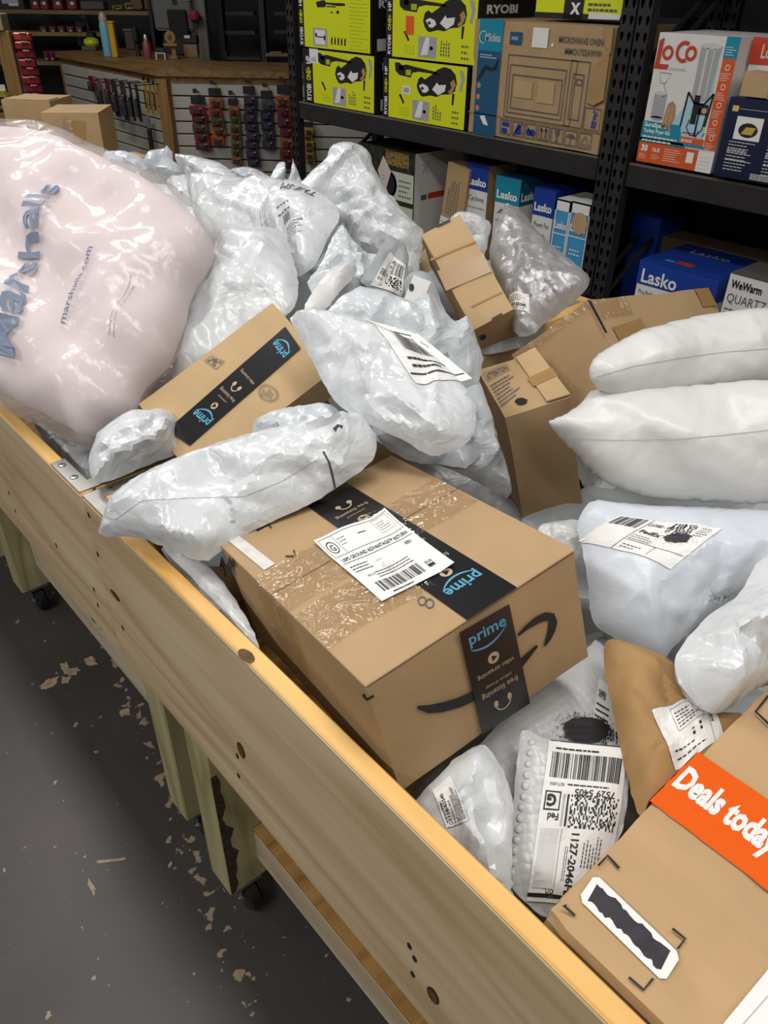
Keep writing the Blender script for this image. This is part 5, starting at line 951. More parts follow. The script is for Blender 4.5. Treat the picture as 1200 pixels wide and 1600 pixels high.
d.text(k, 'USPS GROUND ADVANTAGE\u2122 RETURN', .008, .062, .0052, bold=.02, wid=.136); d.rect(k, .004, .0585, .148, .0592); d.text(k, '0001', .122, .049, .005, bold=.02); d.lines(k, .008, .042, .05, .055, 3, .3, 5); d.text(k, 'RDC 02', .02, .031, .003); d.lines(k, .035, .026, .11, .037, 3, .28, 6); d.bars(k, .018, .008, .105, .022, 34, 7); d.lines(k, .03, .003, .09, .006, 1, .5, 8); d.rect(K('label_print', BLACK, 1), .115, .010, .128, .014); d.text(k, '8030R', .115, .015, .004)
def curl(fm):
    def f(s_, t_, off): P = fm(s_, t_, off); n = BIG; return P + np.array([0, 0, 1.])*((.010*np.clip(t_-.75, 0, 1)**1.5*4 + .012*np.clip(s_-.8, 0, 1)*1.5 + .0015*np.sin(s_*9+1)*np.sin(t_*5))[:, None])
    return f
d.emit(curl(flat_map(BIG.quad('top', px=[(598, 945), (712, 888), (605, 808), (493, 853)]))), BIG.ob, .0055, .0004)
d = Dec(.076, .165, .02); d.rect(K('tape', TAPEK, 0), 0, 0, .076, .165); blu = K('tape_print', AMZBLUE, 1); tan = K('tape_print', TAPETAN, 1)
d.text(blu, 'prime', .010, .140, .0165, bold=.02, wid=.056); P_, W2 = smile(.010, .132, .066, .140, .010); d.path(blu, P_, W2); d.ell(tan, .038, .104, .0085, n=16); d.poly(K('tape_print', TAPEK, 2), [(.0355, .0995), (.0435, .104), (.0355, .1085)])
d.text(tan, 'video streaming', .066, .089, .0075, rot=math.pi, wid=.056); d.text(tan, 'free listening', .066, .058, .0095, rot=math.pi, wid=.056); d.text(tan, 'millions of songs', .058, .068, .004, rot=math.pi, wid=.04); d.ring(tan, .038, .030, .011, .002, 14, 180, 360); d.ell(tan, .0275, .033, .0035, .006, 10); d.ell(tan, .0485, .033, .0035, .006, 10)
BIG.put(d, 'front', px=[(752, 1145), (826, 1097), (793, 942), (715, 987)], off=.0028)
def stroke(C, face, nm, m, pts, ws, off=.0016):
    q = np.array(pts, float); L_, R_ = [], []
    for i in range(len(q)):
        t = q[min(i+1, len(q)-1)]-q[max(i-1, 0)]; t /= np.linalg.norm(t); nn = np.array([-t[1], t[0]])*ws[i]/2; L_.append(q[i]+nn); R_.append(q[i]-nn)
    for i in range(len(q)-1): pass
    return pxpoly(C, face, nm, m, [tuple(p) for p in L_]+[tuple(p) for p in R_[::-1]], off)
stroke(BIG, 'front', 'smile_print', BLACK, [(651, 1104), (668, 1107), (690, 1104), (715, 1097), (740, 1086), (780, 1062), (812, 1036), (838, 1008)], [5, 13, 15, 15, 15, 14, 11, 4])
stroke(BIG, 'front', 'smile_print', BLACK, [(808, 992), (822, 979), (838, 968), (852, 962), (860, 963), (863, 971), (861, 983), (856, 996), (850, 1008)], [3, 7, 11, 13, 14, 13, 11, 8, 3])
for pts in ([(345, 850), (412, 890), (430, 880), (372, 838)],): pxpoly(BIG, 'top', 'blank_label', mat('worn_label', (.66, .64, .61), .6, var=.12, vscale=40.), [(358, 848), (372, 838), (431, 884), (414, 894)], .0034)
for a in ([(402, 832), (420, 822), (425, 828)], [(447, 872), (462, 872), (460, 862)]):
    q = BIG.quad('top', px=a); stroke(BIG, 'top', 'corner_mark', BLACK, a, [2.5]*3, .0034)
d = Dec(.03, .015, .05); d.ring(K('number_print', INKGREY, 0), .008, .0075, .006, .0018, 14); d.ring(K('number_print', INKGREY, 0), .02, .0075, .006, .0018, 14); BIG.put(d, 'top', px=[(650, 947), (680, 958), (684, 941), (655, 932)], off=.0034)
for x in (348, 360): stroke(BIG, 'left', 'arrow_print', BLACK, [(x, 872), (x+6, 900)], [2.5, 2.5]); pxpoly(BIG, 'left', 'arrow_print', BLACK, [(x-4, 885), (x-1, 868), (x+7, 883)])
stroke(BIG, 'front', 'corner_mark', BLACK, [(566, 1084), (572, 1092), (583, 1086)], [6, 5, 4])
for (y0, y1) in ((.44, .70),): 
    d = Dec(w, dp, .03); d.rect(K('clear_tape', CLEAR_B, 0), 0, y0*dp, w*.98, y1*dp, .003); BIG.put(d, 'top', uv=(0, 0, 1, 1), off=.0045)
    d = Dec(dp, h, .03); d.rect(K('clear_tape', CLEAR_B, 0), (1-y1)*dp, h*.25, (1-y0)*dp, h, .003); BIG.put(d, 'left', uv=(0, 0, 1, 1), off=.002)
d = Dec(w, dp, .03); d.rect(K('clear_tape', CLEAR_B, 0), .0, .20*dp, w*.5, .42*dp, .004); BIG.put(d, 'top', uv=(0, 0, 1, 1), off=.0042)
# 2 -- tall open-top box with stamped lid
TALL = Carton('tall_parcel_box', 'tall brown box with stamped lid standing between the grey mailers and the white pillows', 'parcel', (1.0724, .7907, .9297), [[.8149, .5163, -.2634], [-.5112, .8544, .0932], [.2732, .0587, .9602]], (.121, .179, .2457), KRAFT, None, seed=5, dent=.0015, cell=.03)
pxpoly(TALL, 'top', 'lid_flap', KRAFT2, [(806, 561), (836, 545), (891, 618), (855, 629)], .0008, .003); pxpoly(TALL, 'top', 'tape', TAPE, [(824, 594), (862, 577), (872, 590), (835, 607)], .0045); pxpoly(TALL, 'top', 'hand_hole', BLACK, [(804, 628), (808, 623), (816, 622), (824, 625), (823, 630), (817, 633), (809, 633)], .0012)
d = Dec(.1, .1, .03); k = K('stamp_print', INKGREY, 0); d.lines(k, .04, .02, .96*.1, .08, 1, .01)
d = Dec(.08, .07, .03); d.text(k, 'ATTENTION', .004, .055, .01, bold=.02, wid=.06); d.frame(k, .0, .052, .068, .068, .0008); d.lines(k, .002, .004, .07, .048, 7, .35, 5); TALL.put(d, 'top', px=[(784, 640), (822, 610), (797, 563), (754, 583)], off=.0012)
# 3 -- small box on its edge
TILT = Carton('tilted_parcel_box', 'plain brown box with tape band tipped on end in front of the silver bag', 'parcel', (1.2635, 1.1484, 1.0853), [[.7833, .1601, -.6006], [-.4485, .8147, -.3677], [.4304, .5574, .7099]], (.097, .2596, .1348), KRAFT2, None, seed=7, dent=.0012, cell=.03)
pxpoly(TILT, 'top', 'tape', TAPE, [(683, 424), (755, 396), (768, 425), (697, 455)], .0014); pxpoly(TILT, 'top', 'flap_line', KRAFTD, [(672, 405), (743, 376), (744, 379), (673, 408)], .0012); pxpoly(TILT, 'top', 'flap_line', KRAFTD, [(736, 478), (784, 455), (785, 457), (737, 481)], .0012)
pxpoly(TILT, 'front', 'hand_hole', BLACK, [(748, 527), (753, 523), (759, 523), (759, 528), (753, 532)], .0012); pxpoly(TILT, 'top', 'slot', BLACK, [(768, 498), (784, 489), (785, 492), (769, 501)], .0014); pxpoly(TILT, 'top', 'slot', BLACK, [(682, 353), (703, 343), (704, 346), (683, 356)], .0014)
# 4 -- long box lying across the back
RL = np.array([[.9848, -.104, -.139], [.0174, -.7375, .6751], [-.1728, -.6673, -.7245]]); cl = np.array([1.4138, .8233, 1.0079])+RL[:, 1]*.045
LONG = Carton('long_parcel_box', 'long brown box with clear taped seams lying behind the white pillow mailers', 'parcel', cl, RL, (.4823, .226, .2056), KRAFT, None, seed=9, dent=.0022, cell=.03)
pxpoly(LONG, 'left', 'seam_gap', BLACK, [(918, 468), (924, 470), (950, 520), (946, 520)], .0012)
pxpoly(LONG, 'bottom', 'tape', TAPE, [(956, 512), (1000, 498), (1012, 520), (968, 534)], .0014); pxpoly(LONG, 'left', 'clear_tape', CLEAR_B, [(797, 556), (915, 467), (922, 480), (806, 570)], .002); pxpoly(LONG, 'bottom', 'clear_tape', CLEAR_B, [(920, 468), (975, 464), (990, 492), (940, 500)], .002)
pxpoly(LONG, 'bottom', 'tape', TAPE, [(1085, 452), (1106, 450), (1120, 478), (1098, 480)], .0014)
# 5 -- flat box with diagonal printed tape
FLAT = Carton('flat_parcel_box', 'flat brown box with black printed tape beside the pink bag', 'parcel', (.6175, 1.0685, 1.0523), [[.8557, .0492, -.5152], [-.2044, .9466, -.2492], [.4755, .3185, .82]], (.2937, .1962, .06), KRAFT2, None, seed=11, dent=.0012, cell=.03)
d = Dec(.066, .27, .02); prime_tape(d, 0, .066, .27, flip=True); FLAT.put(d, 'top', px=[(262, 672), (297, 697), (470, 545), (446, 511)], off=.0016)
d = Dec(.04, .04, .1); k = K('stamp_print', INKGREY, 0); d.frame(k, 0, 0, .04, .032, .0015); d.code(k, .006, .004, .034, .028, 7, 6, 4, .55); FLAT.put(d, 'top', px=[(319, 564), (338, 578), (355, 562), (334, 554)], off=.0014)
d = Dec(.05, .05, .1); d.ring(k, .025, .025, .022, .0012, 24); d.ring(k, .025, .025, .018, .0008, 24); d.lines(k, .012, .012, .038, .038, 5, .35, 3, True); FLAT.put(d, 'top', px=[(398, 622), (432, 634), (441, 610), (408, 594)], off=.0014)
# 6 -- near box with orange tape and blacked-out label
DEAL = Carton('taped_parcel_box', 'creased brown box with orange lettered tape and blacked out label at the bottom right', 'parcel', (.361+.29, .184-.24, .957-.052), np.eye(3), (.58, .48, .104), mat('kraft_creased', (.46, .30, .15), .75, var=.08, vscale=10., bump=.8, bscale=11., stretch=(1, .35, 1)), None, seed=13, dent=.002, cell=.0125)
me_ = DEAL.body.data; rz_ = random.Random(5)
for v in me_.vertices:
    x, y, z = v.co
    if z > .03:
        q = 0.
        for (xc, wd, am, sl) in ((-.235, .020, .0035, .05), (-.16, .022, .0045, -.04), (-.085, .020, .005, .03), (-.01, .022, .005, -.03), (.06, .024, .005, .05), (.13, .02, .005, 0.)): q += am*max(0., 1-abs(x-xc-sl*y-.004*math.sin(y*40))/wd)
        for (yc, wd, am) in ((.13, .018, .004), (.03, .02, .004)): q += am*max(0., 1-abs(y-yc-.1*x-.004*math.sin(x*50))/wd)*(.3+.7*(math.sin(x*23)*.5+.5))
        v.co.z -= q
        if x < -.27 and y > .215: v.co.z -= .006; v.co.x += rz_.uniform(0, .008)
for (a, b) in (((1016, 1253), (1088, 1174)),):
    xa = onz(*a, .957)[0]; xb = onz(*b, .957)[0]; u0, u1 = (xa-.361)/.58, (xb-.361)/.58
    d = Dec(.48, xb-xa, .012); W_ = xb-xa; d.rect(K('orange_tape', DEALO, 0), 0, 0, .48, W_, .0006); d.text(K('tape_lettering', WHITE, 1), 'Deals today.', .004, W_*.38, W_*.36, bold=.045, wid=.110); d.text(K('tape_lettering', WHITE, 1), 'Deals today.', .250, W_*.38, W_*.36, bold=.045, wid=.110)
    P = [np.array([xa, .184, .957]), np.array([xa, -.296, .957]), np.array([xb, -.296, .957]), np.array([xb, .184, .957])]
    d.emit(flat_map([p-DEAL.c for p in P]), DEAL.ob, .0012)
    d = Dec(W_, .06, .02); d.rect(K('orange_tape', DEALO, 0), 0, 0, W_, .06); P = [np.array([xb, .184, .897]), np.array([xa, .184, .897]), np.array([xa, .184, .957]), np.array([xb, .184, .957])]; d.emit(flat_map([p-DEAL.c for p in P]), DEAL.ob, .001)
d = Dec(.06, .02, .003); P_ = [(0.003, 0), (.057, 0), (.06, .003), (.06, .017), (.057, .02), (.003, .02), (0, .017), (0, .003)]; d.poly(K('white_label', LABELW, 0), P_)
rr = random.Random(4); top_ = [(.004+.0021*i, .0165+rr.uniform(-.0016, .0010)) for i in range(25)]; bot_ = [(.005+.0021*i, .0038+rr.uniform(-.001, .0018)) for i in range(25)]; d.poly(K('blacked_out_area', MARK, 1), bot_+top_[::-1])
DEAL.put(d, 'top', px=[(903, 1405), (1037, 1537), (1064, 1494), (930, 1366)], off=.0012)
for a in ([(934, 1354), (949, 1338), (967, 1358)], [(885, 1416), (879, 1415), (898, 1432)], [(1050, 1452), (1070, 1468), (1058, 1484)], [(982, 1528), (1005, 1548), (1020, 1530)], [(1200, 1088), (1180, 1113), (1203, 1135)]): stroke(DEAL, 'top', 'corner_mark', BLACK, a, [4]*3, .0014)
pxpoly(DEAL, 'top', 'paper_label', LABELW, [(1120, 1612), (1200, 1515), (1300, 1600), (1240, 1700)], .0014); stroke(DEAL, 'top', 'label_rule', GREYP, [(1160, 1602), (1210, 1545)], [1.5]*2, .002)
# 7, 8 -- cartons at the far end of the pile
P = onz(112, 212, 1.10); s_ = ((P-CAM_P)@CAM_F)/FPX
FAR = Carton('far_parcel_box', 'brown box with shiny tape on top of the far heap above the pink bag', 'parcel', P+WALLN*.12, RW@rz(.06), (88*s_, .24, 66*s_), KRAFT, None, seed=15, cell=.05)
pxpoly(FAR, 'front', 'tape', TAPE, [(112, 188), (133, 190), (133, 226), (112, 220)], .0014); pxpoly(FAR, 'front', 'clear_tape', CLEAR_B, [(98, 184), (114, 186), (116, 225), (100, 218)], .002)
P = onz(30, 190, 1.10); FAR2 = Carton('far_parcel_box', 'plain brown box at the left edge behind the pink bag', 'parcel', P+WALLN*.25, RW@rz(-.12), (90*s_, .22, 52*s_), KRAFT, None, seed=16, cell=.05); flap(FAR2, -45*s_+.01, 45*s_-.01, -.10, .0)

# ---------------------------------------------------------------- bags and mailers in the pile
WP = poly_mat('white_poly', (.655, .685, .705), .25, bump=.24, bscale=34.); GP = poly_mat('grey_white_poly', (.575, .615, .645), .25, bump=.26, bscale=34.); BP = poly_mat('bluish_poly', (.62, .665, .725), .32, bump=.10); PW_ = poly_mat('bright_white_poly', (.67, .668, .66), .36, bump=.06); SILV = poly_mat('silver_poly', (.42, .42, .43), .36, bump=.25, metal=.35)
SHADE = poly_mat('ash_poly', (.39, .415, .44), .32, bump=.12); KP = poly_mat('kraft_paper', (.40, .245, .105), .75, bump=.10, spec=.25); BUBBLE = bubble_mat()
MG = 'poly mailers heaped in the bins'
UP = (-.30, -.36, .88); CAMN = (-.45, -.5, .74); STAND = (-.58, -.64, .5)
def M(name, label, outline, p1, p2, n0, m, seed, **kw): return Bag(name, label, kw.pop('cat', 'mailer'), outline, p1, p2, n0, m, seed=seed, group=MG, **kw)
b_long = M('poly_mailer', 'long shiny white mailer with a torn seam lying across the bin corner', [(148,842),(156,816),(167,779),(183,762),(220,738),(285,709),(391,673),(457,660),(497,650),(538,644),(571,644),(587,669),(593,709),(571,734),(522,767),(489,789),(391,832),(350,860),(320,884),(261,858),(212,840)], (155, 835, .985), (585, 690, 1.10), (-.35, -.42, .84), WP, 3, T=(.042, .04), rim=.085, fac=((.11,.016),(.045,.006)), fold=(40, .010), focus=[(530, 670), (540, 740), (160, 830)])
b_cen = M('poly_mailer', 'big white mailer with barcode label leaning in the middle of the heap', [(445,488),(513,483),(563,495),(630,527),(680,553),(713,587),(740,617),(747,643),(743,683),(713,707),(670,717),(643,697),(587,670),(533,640),(513,617),(490,573),(467,530)], (447, 490, 1.21), (710, 700, 1.11), (-.42, -.42, .80), WP, 4, T=(.05, .045), rim=.12, fac=((.10, .014), (.045, .006)), fold=(30, .010), focus=[(680, 690), (450, 490)])
b_back = M('poly_mailer', 'pale grey mailer with two pointed corners just behind the labelled middle mailer', [(505,490),(530,463),(560,445),(603,453),(643,470),(668,455),(690,478),(710,502),(730,490),(745,525),(757,560),(750,600),(700,620),(600,590),(540,540)], (520, 480, 1.19), (748, 570, 1.10), CAMN, GP, 5, T=(.035, .03), rim=.09, smooth=0, fold=(40, .008))
b_drape = M('poly_mailer', 'ash grey mailer sagging between the middle mailer and the tall brown box', [(585,672),(600,702),(647,725),(690,729),(740,752),(770,769),(800,785),(797,735),(768,660),(756,610),(735,570),(680,600),(620,640)], (620, 690, 1.03), (785, 740, .93), (-.45, -.55, .7), GP, 6, T=(.03, .04), rim=.07, fold=(30, .008), aniso=((0, 1, 0), .02))
b_lite = M('poly_mailer', 'small pale mailer tucked between flat box and long torn mailer', [(390,672),(398,652),(430,638),(500,626),(524,632),(540,652),(520,675),(440,700),(400,700)], (395, 670, 1.075), (520, 640, 1.11), UP, GP, 7, T=(.018, .015), rim=.05)
b_small = M('poly_mailer', 'small crumpled grey white mailer at the bin corner below the pink bag', [(136,712),(150,675),(175,655),(200,640),(250,635),(272,645),(282,657),(277,682),(287,707),(262,717),(220,733),(175,752),(145,758),(137,735)], (140, 720, 1.0), (285, 690, 1.0), CAMN, WP, 8, T=(.045, .05), rim=.06, fac=((.05, .014), (.022, .003)), fold=(36, .014), smooth=0)
b_rail = M('poly_mailer', 'thin white mailer scrap squeezed between the side rail and the big box', [(245,852),(285,850),(325,880),(352,910),(380,950),(405,1000),(412,1030),(380,1000),(340,962),(300,922),(262,880)], (262, 868, .925), (385, 998, .925), (-.3, .1, .9), WP, 9, T=(.014, .012), rim=.03, fold=(20, .006))
b_low = M('poly_mailer', 'flat grey mailer low in the bin below the pink bag, by the side rail', [(40,640),(95,680),(125,700),(160,690),(170,730),(140,772),(120,755),(95,720),(60,680)], (60, 670, .90), (140, 755, .90), (0, -.1, 1), SHADE, 10, T=(.02, .02), rim=.05)
b_film_o = [(-80,230),(-20,203),(20,194),(60,197),(100,207),(150,233),(200,253),(260,283),(300,312),(335,340),(352,368),(342,400),(322,430),(305,450),(300,480),(292,510),(285,545),(270,572),(245,592),(222,612),(216,640),(205,655),(165,672),(140,700),(120,702),(90,682),(30,652),(0,640),(-60,610),(-130,500),(-130,330)]
PINK = mat('pink_bedding', (.71, .60, .61), .85, var=.05, vscale=6., bump=.12, bscale=18.)
def film_material():
    m = poly_mat('clear_film', (.86, .84, .83), .16, bump=.30, bscale=12., spec=.8, fine=.2); nt = m.node_tree; b = nt.nodes['Principled BSDF']; b.inputs['Alpha'].default_value = .26; return m
FILM = film_material()
fl = Bag('store_bag', 'large clear plastic store bag with blue lettering bulging over the left rail', 'bag', b_film_o, (120, 688, .985), (50, 205, 1.36), (-.55, -.40, .72), FILM, T=(.088, .10), rim=.16, seed=31, res=.010, fac=((.12, .006), (.05, .002)), fold=(46, .006), power=2.2, ex=.010, focus=[(275, 455), (70, 540), (340, 380)])
X_ = fl.V*np.array([.965, .955, .90]); F_ = fl.F; ee = np.unique(np.sort(np.vstack([F_[:, [0, 1]], F_[:, [1, 2]], F_[:, [2, 0]]]), 1), axis=0); dg = np.bincount(ee.ravel(), minlength=len(X_))
for _ in range(14): X_ = X_+.5*((scatter_add(len(X_), ee[:, 0], X_[ee[:, 1]])+scatter_add(len(X_), ee[:, 1], X_[ee[:, 0]]))/dg[:, None]-X_)
mk('pink_comforter', X_, F_, PINK, None, smooth=True, label='folded pale pink comforter packed inside the clear printed store bag', cat='comforter', mtx=m4(fl.R, fl.c))
BLUEP = mat('bag_blue_print', (.18, .225, .32), .5); DBLUE = mat('bag_dark_print', (.12, .17, .28), .5)
d = Dec(.40, .10, .006); d.text(K('store_lettering', BLUEP, 0), 'Marshalls', .0, .012, .072, bold=.022, wid=.40); fl.put(d, [(8, 560), (100, 290), (60, 275), (-45, 545)] if False else [(32, 562), (102, 292), (50, 282), (-28, 548)], .002)
d = Dec(.16, .03, .006); d.text(K('web_lettering', DBLUE, 0), 'marshalls.com', .0, .006, .018, bold=.01, wid=.16); fl.put(d, [(106, 508), (150, 388), (132, 384), (88, 504)], .002)
d = Dec(.12, .016, .01); d.text(K('small_lettering', DBLUE, 0), 'this bag contains 20% recycled material', 0, .010, .0042, wid=.11); d.text(K('small_lettering', DBLUE, 0), 'please recycle or reuse this bag', 0, .002, .0042, wid=.10); fl.put(d, [(182, 528), (216, 432), (206, 420), (168, 524)], .002)
# behind and around
sil = M('silver_bag', 'crinkled silver grey mailer standing in front of the blue fan cartons', [(761,403),(768,364),(789,321),(795,317),(821,332),(832,351),(861,380),(901,412),(920,428),(924,439),(915,457),(880,487),(845,511),(837,524),(803,529),(797,492),(779,449)], (770, 370, 1.16), (915, 445, 1.12), (-.55, -.55, .6), SILV, 12, T=(.06, .05), rim=.12, fac=((.05, .004), (.02, .002)), fold=(46, .008), rimw=(.005, .024, .12))
b_wb = M('poly_mailer', 'white mailer corner peeking out behind the tipped brown box', [(699,342),(715,328),(741,331),(771,347),(766,366),(760,400),(742,410),(715,372)], (705, 340, 1.19), (765, 360, 1.17), CAMN, WP, 13, T=(.03, .03), rim=.06)
b_a = M('poly_mailer', 'white mailer with a bunched twisted top, highest peak of the heap', [(452,300),(472,282),(490,262),(511,245),(512,232),(522,222),(545,219),(567,226),(580,238),(582,255),(592,275),(612,305),(620,345),(560,365),(490,340)], (470, 300, 1.245), (605, 305, 1.235), STAND, WP, 14, T=(.07, .06), rim=.12, fac=((.085, .014), (.042, .006)), fold=(24, .010), focus=[(545, 240)])
b_b = M('poly_mailer', 'white mailer with a folded square corner hanging right of the peak', [(530,317),(545,303),(560,295),(577,289),(592,295),(614,305),(632,330),(647,345),(662,358),(668,385),(656,405),(658,435),(640,445),(600,420),(560,400),(545,370),(533,345)], (535, 320, 1.215), (655, 380, 1.16), (-.5, -.58, .62), WP, 15, T=(.06, .05), rim=.09, fac=((.07, .020), (.032, .006)), fold=(30, .014), smooth=0)
b_c = M('poly_mailer', 'broad white mailer with black printed lettering in the middle of the far heap', [(288,275),(330,268),(400,280),(440,284),(472,285),(502,300),(527,320),(533,342),(518,362),(497,412),(480,428),(462,436),(450,410),(430,385),(380,392),(335,395),(312,365),(300,330)], (310, 320, 1.19), (515, 345, 1.225), (-.42, -.48, .77), WP, 16, T=(.05, .05), rim=.11, fac=((.085, .014), (.042, .006)), fold=(34, .010))
b_d = M('poly_mailer', 'crumpled shiny white mailer wedged between the pink bag and flat box', [(335,372),(380,360),(436,355),(454,378),(460,410),(468,430),(466,478),(440,500),(380,530),(330,565),(285,590),(262,592),(285,530),(298,470),(325,430),(335,400)], (345, 385, 1.19), (450, 465, 1.15), (-.45, -.5, .74), WP, 17, T=(.05, .05), rim=.10, fac=((.07, .016), (.040, .007)), fold=(30, .010), focus=[(340, 400)])
b_e = M('poly_mailer', 'narrow bright white padded mailer poking up behind the middle mailer', [(468,486),(497,440),(510,424),(530,411),(562,414),(556,432),(527,462),(512,484),(490,492)], (475, 482, 1.165), (555, 420, 1.20), CAMN, PW_, 18, T=(.02, .02), rim=.04, fold=(16, .004))
b_f = M('poly_mailer', 'flat grey mailer with a courier label near the tipped brown box', [(560,440),(607,364),(634,380),(640,400),(636,470),(600,470)], (570, 440, 1.165), (630, 430, 1.16), STAND, SHADE, 19, T=(.012, .012), rim=.04, fold=(14, .004), smooth=0)
b_h = M('poly_mailer', 'folded ash grey mailer between the lettered mailer and the courier label', [(478,440),(500,412),(518,370),(535,345),(560,390),(592,398),(606,418),(580,445),(560,480),(520,480),(490,470)], (490, 440, 1.165), (590, 415, 1.17), CAMN, GP, 20, T=(.03, .03), rim=.06, fac=((.05, .016), (.025, .006)), fold=(36, .012), smooth=0)
b_g = M('clear_poly_bag', 'small clear bag over a white box near the tipped brown box', [(628,440),(640,424),(662,420),(676,430),(690,470),(705,500),(680,505),(650,480),(632,464)], (632, 445, 1.16), (690, 480, 1.14), STAND, SHADE, 21, T=(.02, .02), rim=.03, fold=(14, .006), cat='bag')
P = onz(652, 456, 1.18); WBX = Carton('small_white_box', 'small white box with a black spot near the tipped brown box', 'box', P, frame((.55, -.75, -.3), (.5, .2, .8)), (.036, .05, .02), WHITEBOX, None, seed=3, dent=.0004); pxpoly(WBX, 'top', 'black_spot', BLACK, [(643+4*math.cos(a), 449+6*math.sin(a)) for a in [i*.524 for i in range(12)]], .0012)
for (lbl, o, p1, p2, n0, m, sd, kw) in [
    ('pale mailer with a raised pointed corner, left in the far heap', [(214,268),(234,234),(257,231),(259,225),(271,238),(270,250),(291,264),(296,280),(262,290),(225,285)], (222, 262, 1.15), (288, 266, 1.15), STAND, GP, 41, dict(T=(.05, .04), rim=.09, smooth=0)),
    ('white mailer with smeared black ink on its top edge in the far heap', [(272,250),(279,239),(292,242),(317,246),(343,252),(358,263),(374,276),(395,290),(350,305),(300,300),(290,275)], (280, 248, 1.19), (375, 280, 1.19), STAND, WP, 42, dict(T=(.05, .04), rim=.08, fac=((.08, .014), (.032, .006)))),
    ('white mailer hump right of the ink smeared mailer in the far heap', [(358,272),(365,262),(382,259),(402,263),(424,276),(440,292),(400,300),(365,292)], (365, 272, 1.17), (430, 285, 1.17), STAND, GP, 43, dict(T=(.04, .04), rim=.06)),
    ('bluish mailer tip with a black mark in the far heap', [(416,288),(428,262),(437,251),(445,254),(447,272),(443,292)], (420, 280, 1.17), (444, 275, 1.17), STAND, BP, 44, dict(T=(.025, .02), rim=.04)),
    ('thin white triangular mailer corner standing left of the peak', [(446,292),(452,272),(457,246),(464,262),(475,288)], (448, 285, 1.18), (472, 285, 1.18), STAND, WP, 45, dict(T=(.012, .012), rim=.03, smooth=0)),
    ('bluish mailer lying far back beside the far brown box', [(156,242),(185,233),(207,238),(226,246),(232,264),(205,275),(165,266)], (160, 248, 1.06), (228, 256, 1.06), CAMN, BP, 46, dict(T=(.04, .04), rim=.08, res=.012)),
    ('small crinkled white mailer just beyond the top edge of the pink bag', [(255,285),(272,274),(294,270),(304,290),(312,330),(290,322),(270,305)], (262, 290, 1.18), (303, 300, 1.18), CAMN, WP, 47, dict(T=(.03, .03), rim=.05, fac=((.04, .012), (.02, .003)))),
    ('white mailer behind the far brown box at the left', [(0,200),(30,165),(60,160),(82,154),(96,170),(108,190),(60,200)], (10, 190, 1.06), (100, 185, 1.06), STAND, WP, 48, dict(T=(.05, .04), rim=.08, res=.014))]:
    M('poly_mailer', lbl, o, p1, p2, n0, m, sd, **kw)
# right front
p_lo = M('pillow_mailer', 'plump white pillow mailer lying under another one at the right edge', [(848,655),(870,650),(905,627),(925,600),(990,602),(1090,598),(1200,588),(1270,596),(1300,680),(1270,785),(1200,792),(1100,789),(1000,781),(940,757),(890,707),(862,677)], (850, 657, 1.085), (1200, 690, 1.085), (-.50, -.55, .66), PW_, 51, T=(.07, .07), rim=.13, fac=((.12, .003),), fold=(26, .006), rimw=(.005, .03, .05), power=1.9, ex=.008, sm=3, sharp=None, cat='mailer')
p_hi = M('pillow_mailer', 'plump white pillow mailer on top of the other at the right edge', [(914,581),(924,556),(955,534),(1008,508),(1085,490),(1162,480),(1200,478),(1270,482),(1300,540),(1270,602),(1200,608),(1085,612),(1008,622),(955,622),(928,608)], (918, 583, 1.165), (1200, 545, 1.165), (-.50, -.55, .66), PW_, 52, T=(.05, .05), rim=.10, fac=((.12, .003),), fold=(22, .006), rimw=(.005, .03, .05), power=1.9, ex=.008, sm=3, sharp=None, cat='mailer')
b_fed = M('poly_mailer', 'pale bluish mailer with a smudged courier label below the white pillows', [(898,826),(904,800),(927,776),(978,786),(1080,790),(1200,794),(1280,800),(1290,880),(1240,930),(1164,930),(1112,962),(1052,1012),(1047,1028),(1026,1031),(996,1016),(945,992),(921,974),(915,896),(907,854)], (905, 850, .965), (1200, 860, .975), (-.34, -.42, .84), BP, 53, T=(.05, .05), rim=.12, fac=((.10, .006), (.03, .0015)), fold=(20, .007), focus=[(1040, 1020), (1120, 950)])
b_fl2 = M('poly_mailer', 'pale mailer edge showing between the big box and the smudged label mailer', [(835,820),(870,812),(912,808),(925,840),(915,880),(880,870),(845,850)], (845, 825, .935), (915, 850, .935), UP, BUBBLE, 54, T=(.02, .02), rim=.05)
b_crw = M('poly_mailer', 'heavily crumpled white mailer on the kraft mailer at the right edge', [(1050,1036),(1059,1010),(1113,950),(1155,929),(1170,890),(1205,856),(1260,850),(1290,950),(1250,1040),(1200,1068),(1125,1122),(1098,1112),(1074,1088),(1056,1063)], (1058, 1040, .985), (1225, 930, 1.0), (-.36, -.42, .83), WP, 55, T=(.045, .045), rim=.09, fac=((.06, .018), (.028, .007)), fold=(30, .012), focus=[(1110, 1000)])
b_kr = M('kraft_mailer', 'brown kraft paper mailer with a return label under the crumpled white mailer', [(939,1032),(943,1003),(952,994),(995,1005),(1053,1028),(1063,1065),(1090,1094),(1130,1112),(1170,1110),(1150,1170),(1080,1230),(1020,1290),(995,1275),(987,1250),(968,1174),(948,1077)], (945, 1015, .925), (1090, 1180, .905), (-.36, -.40, .85), KP, 56, T=(.032, .03), rim=.08, fac=((.09, .010), (.04, .004)), fold=(26, .008))
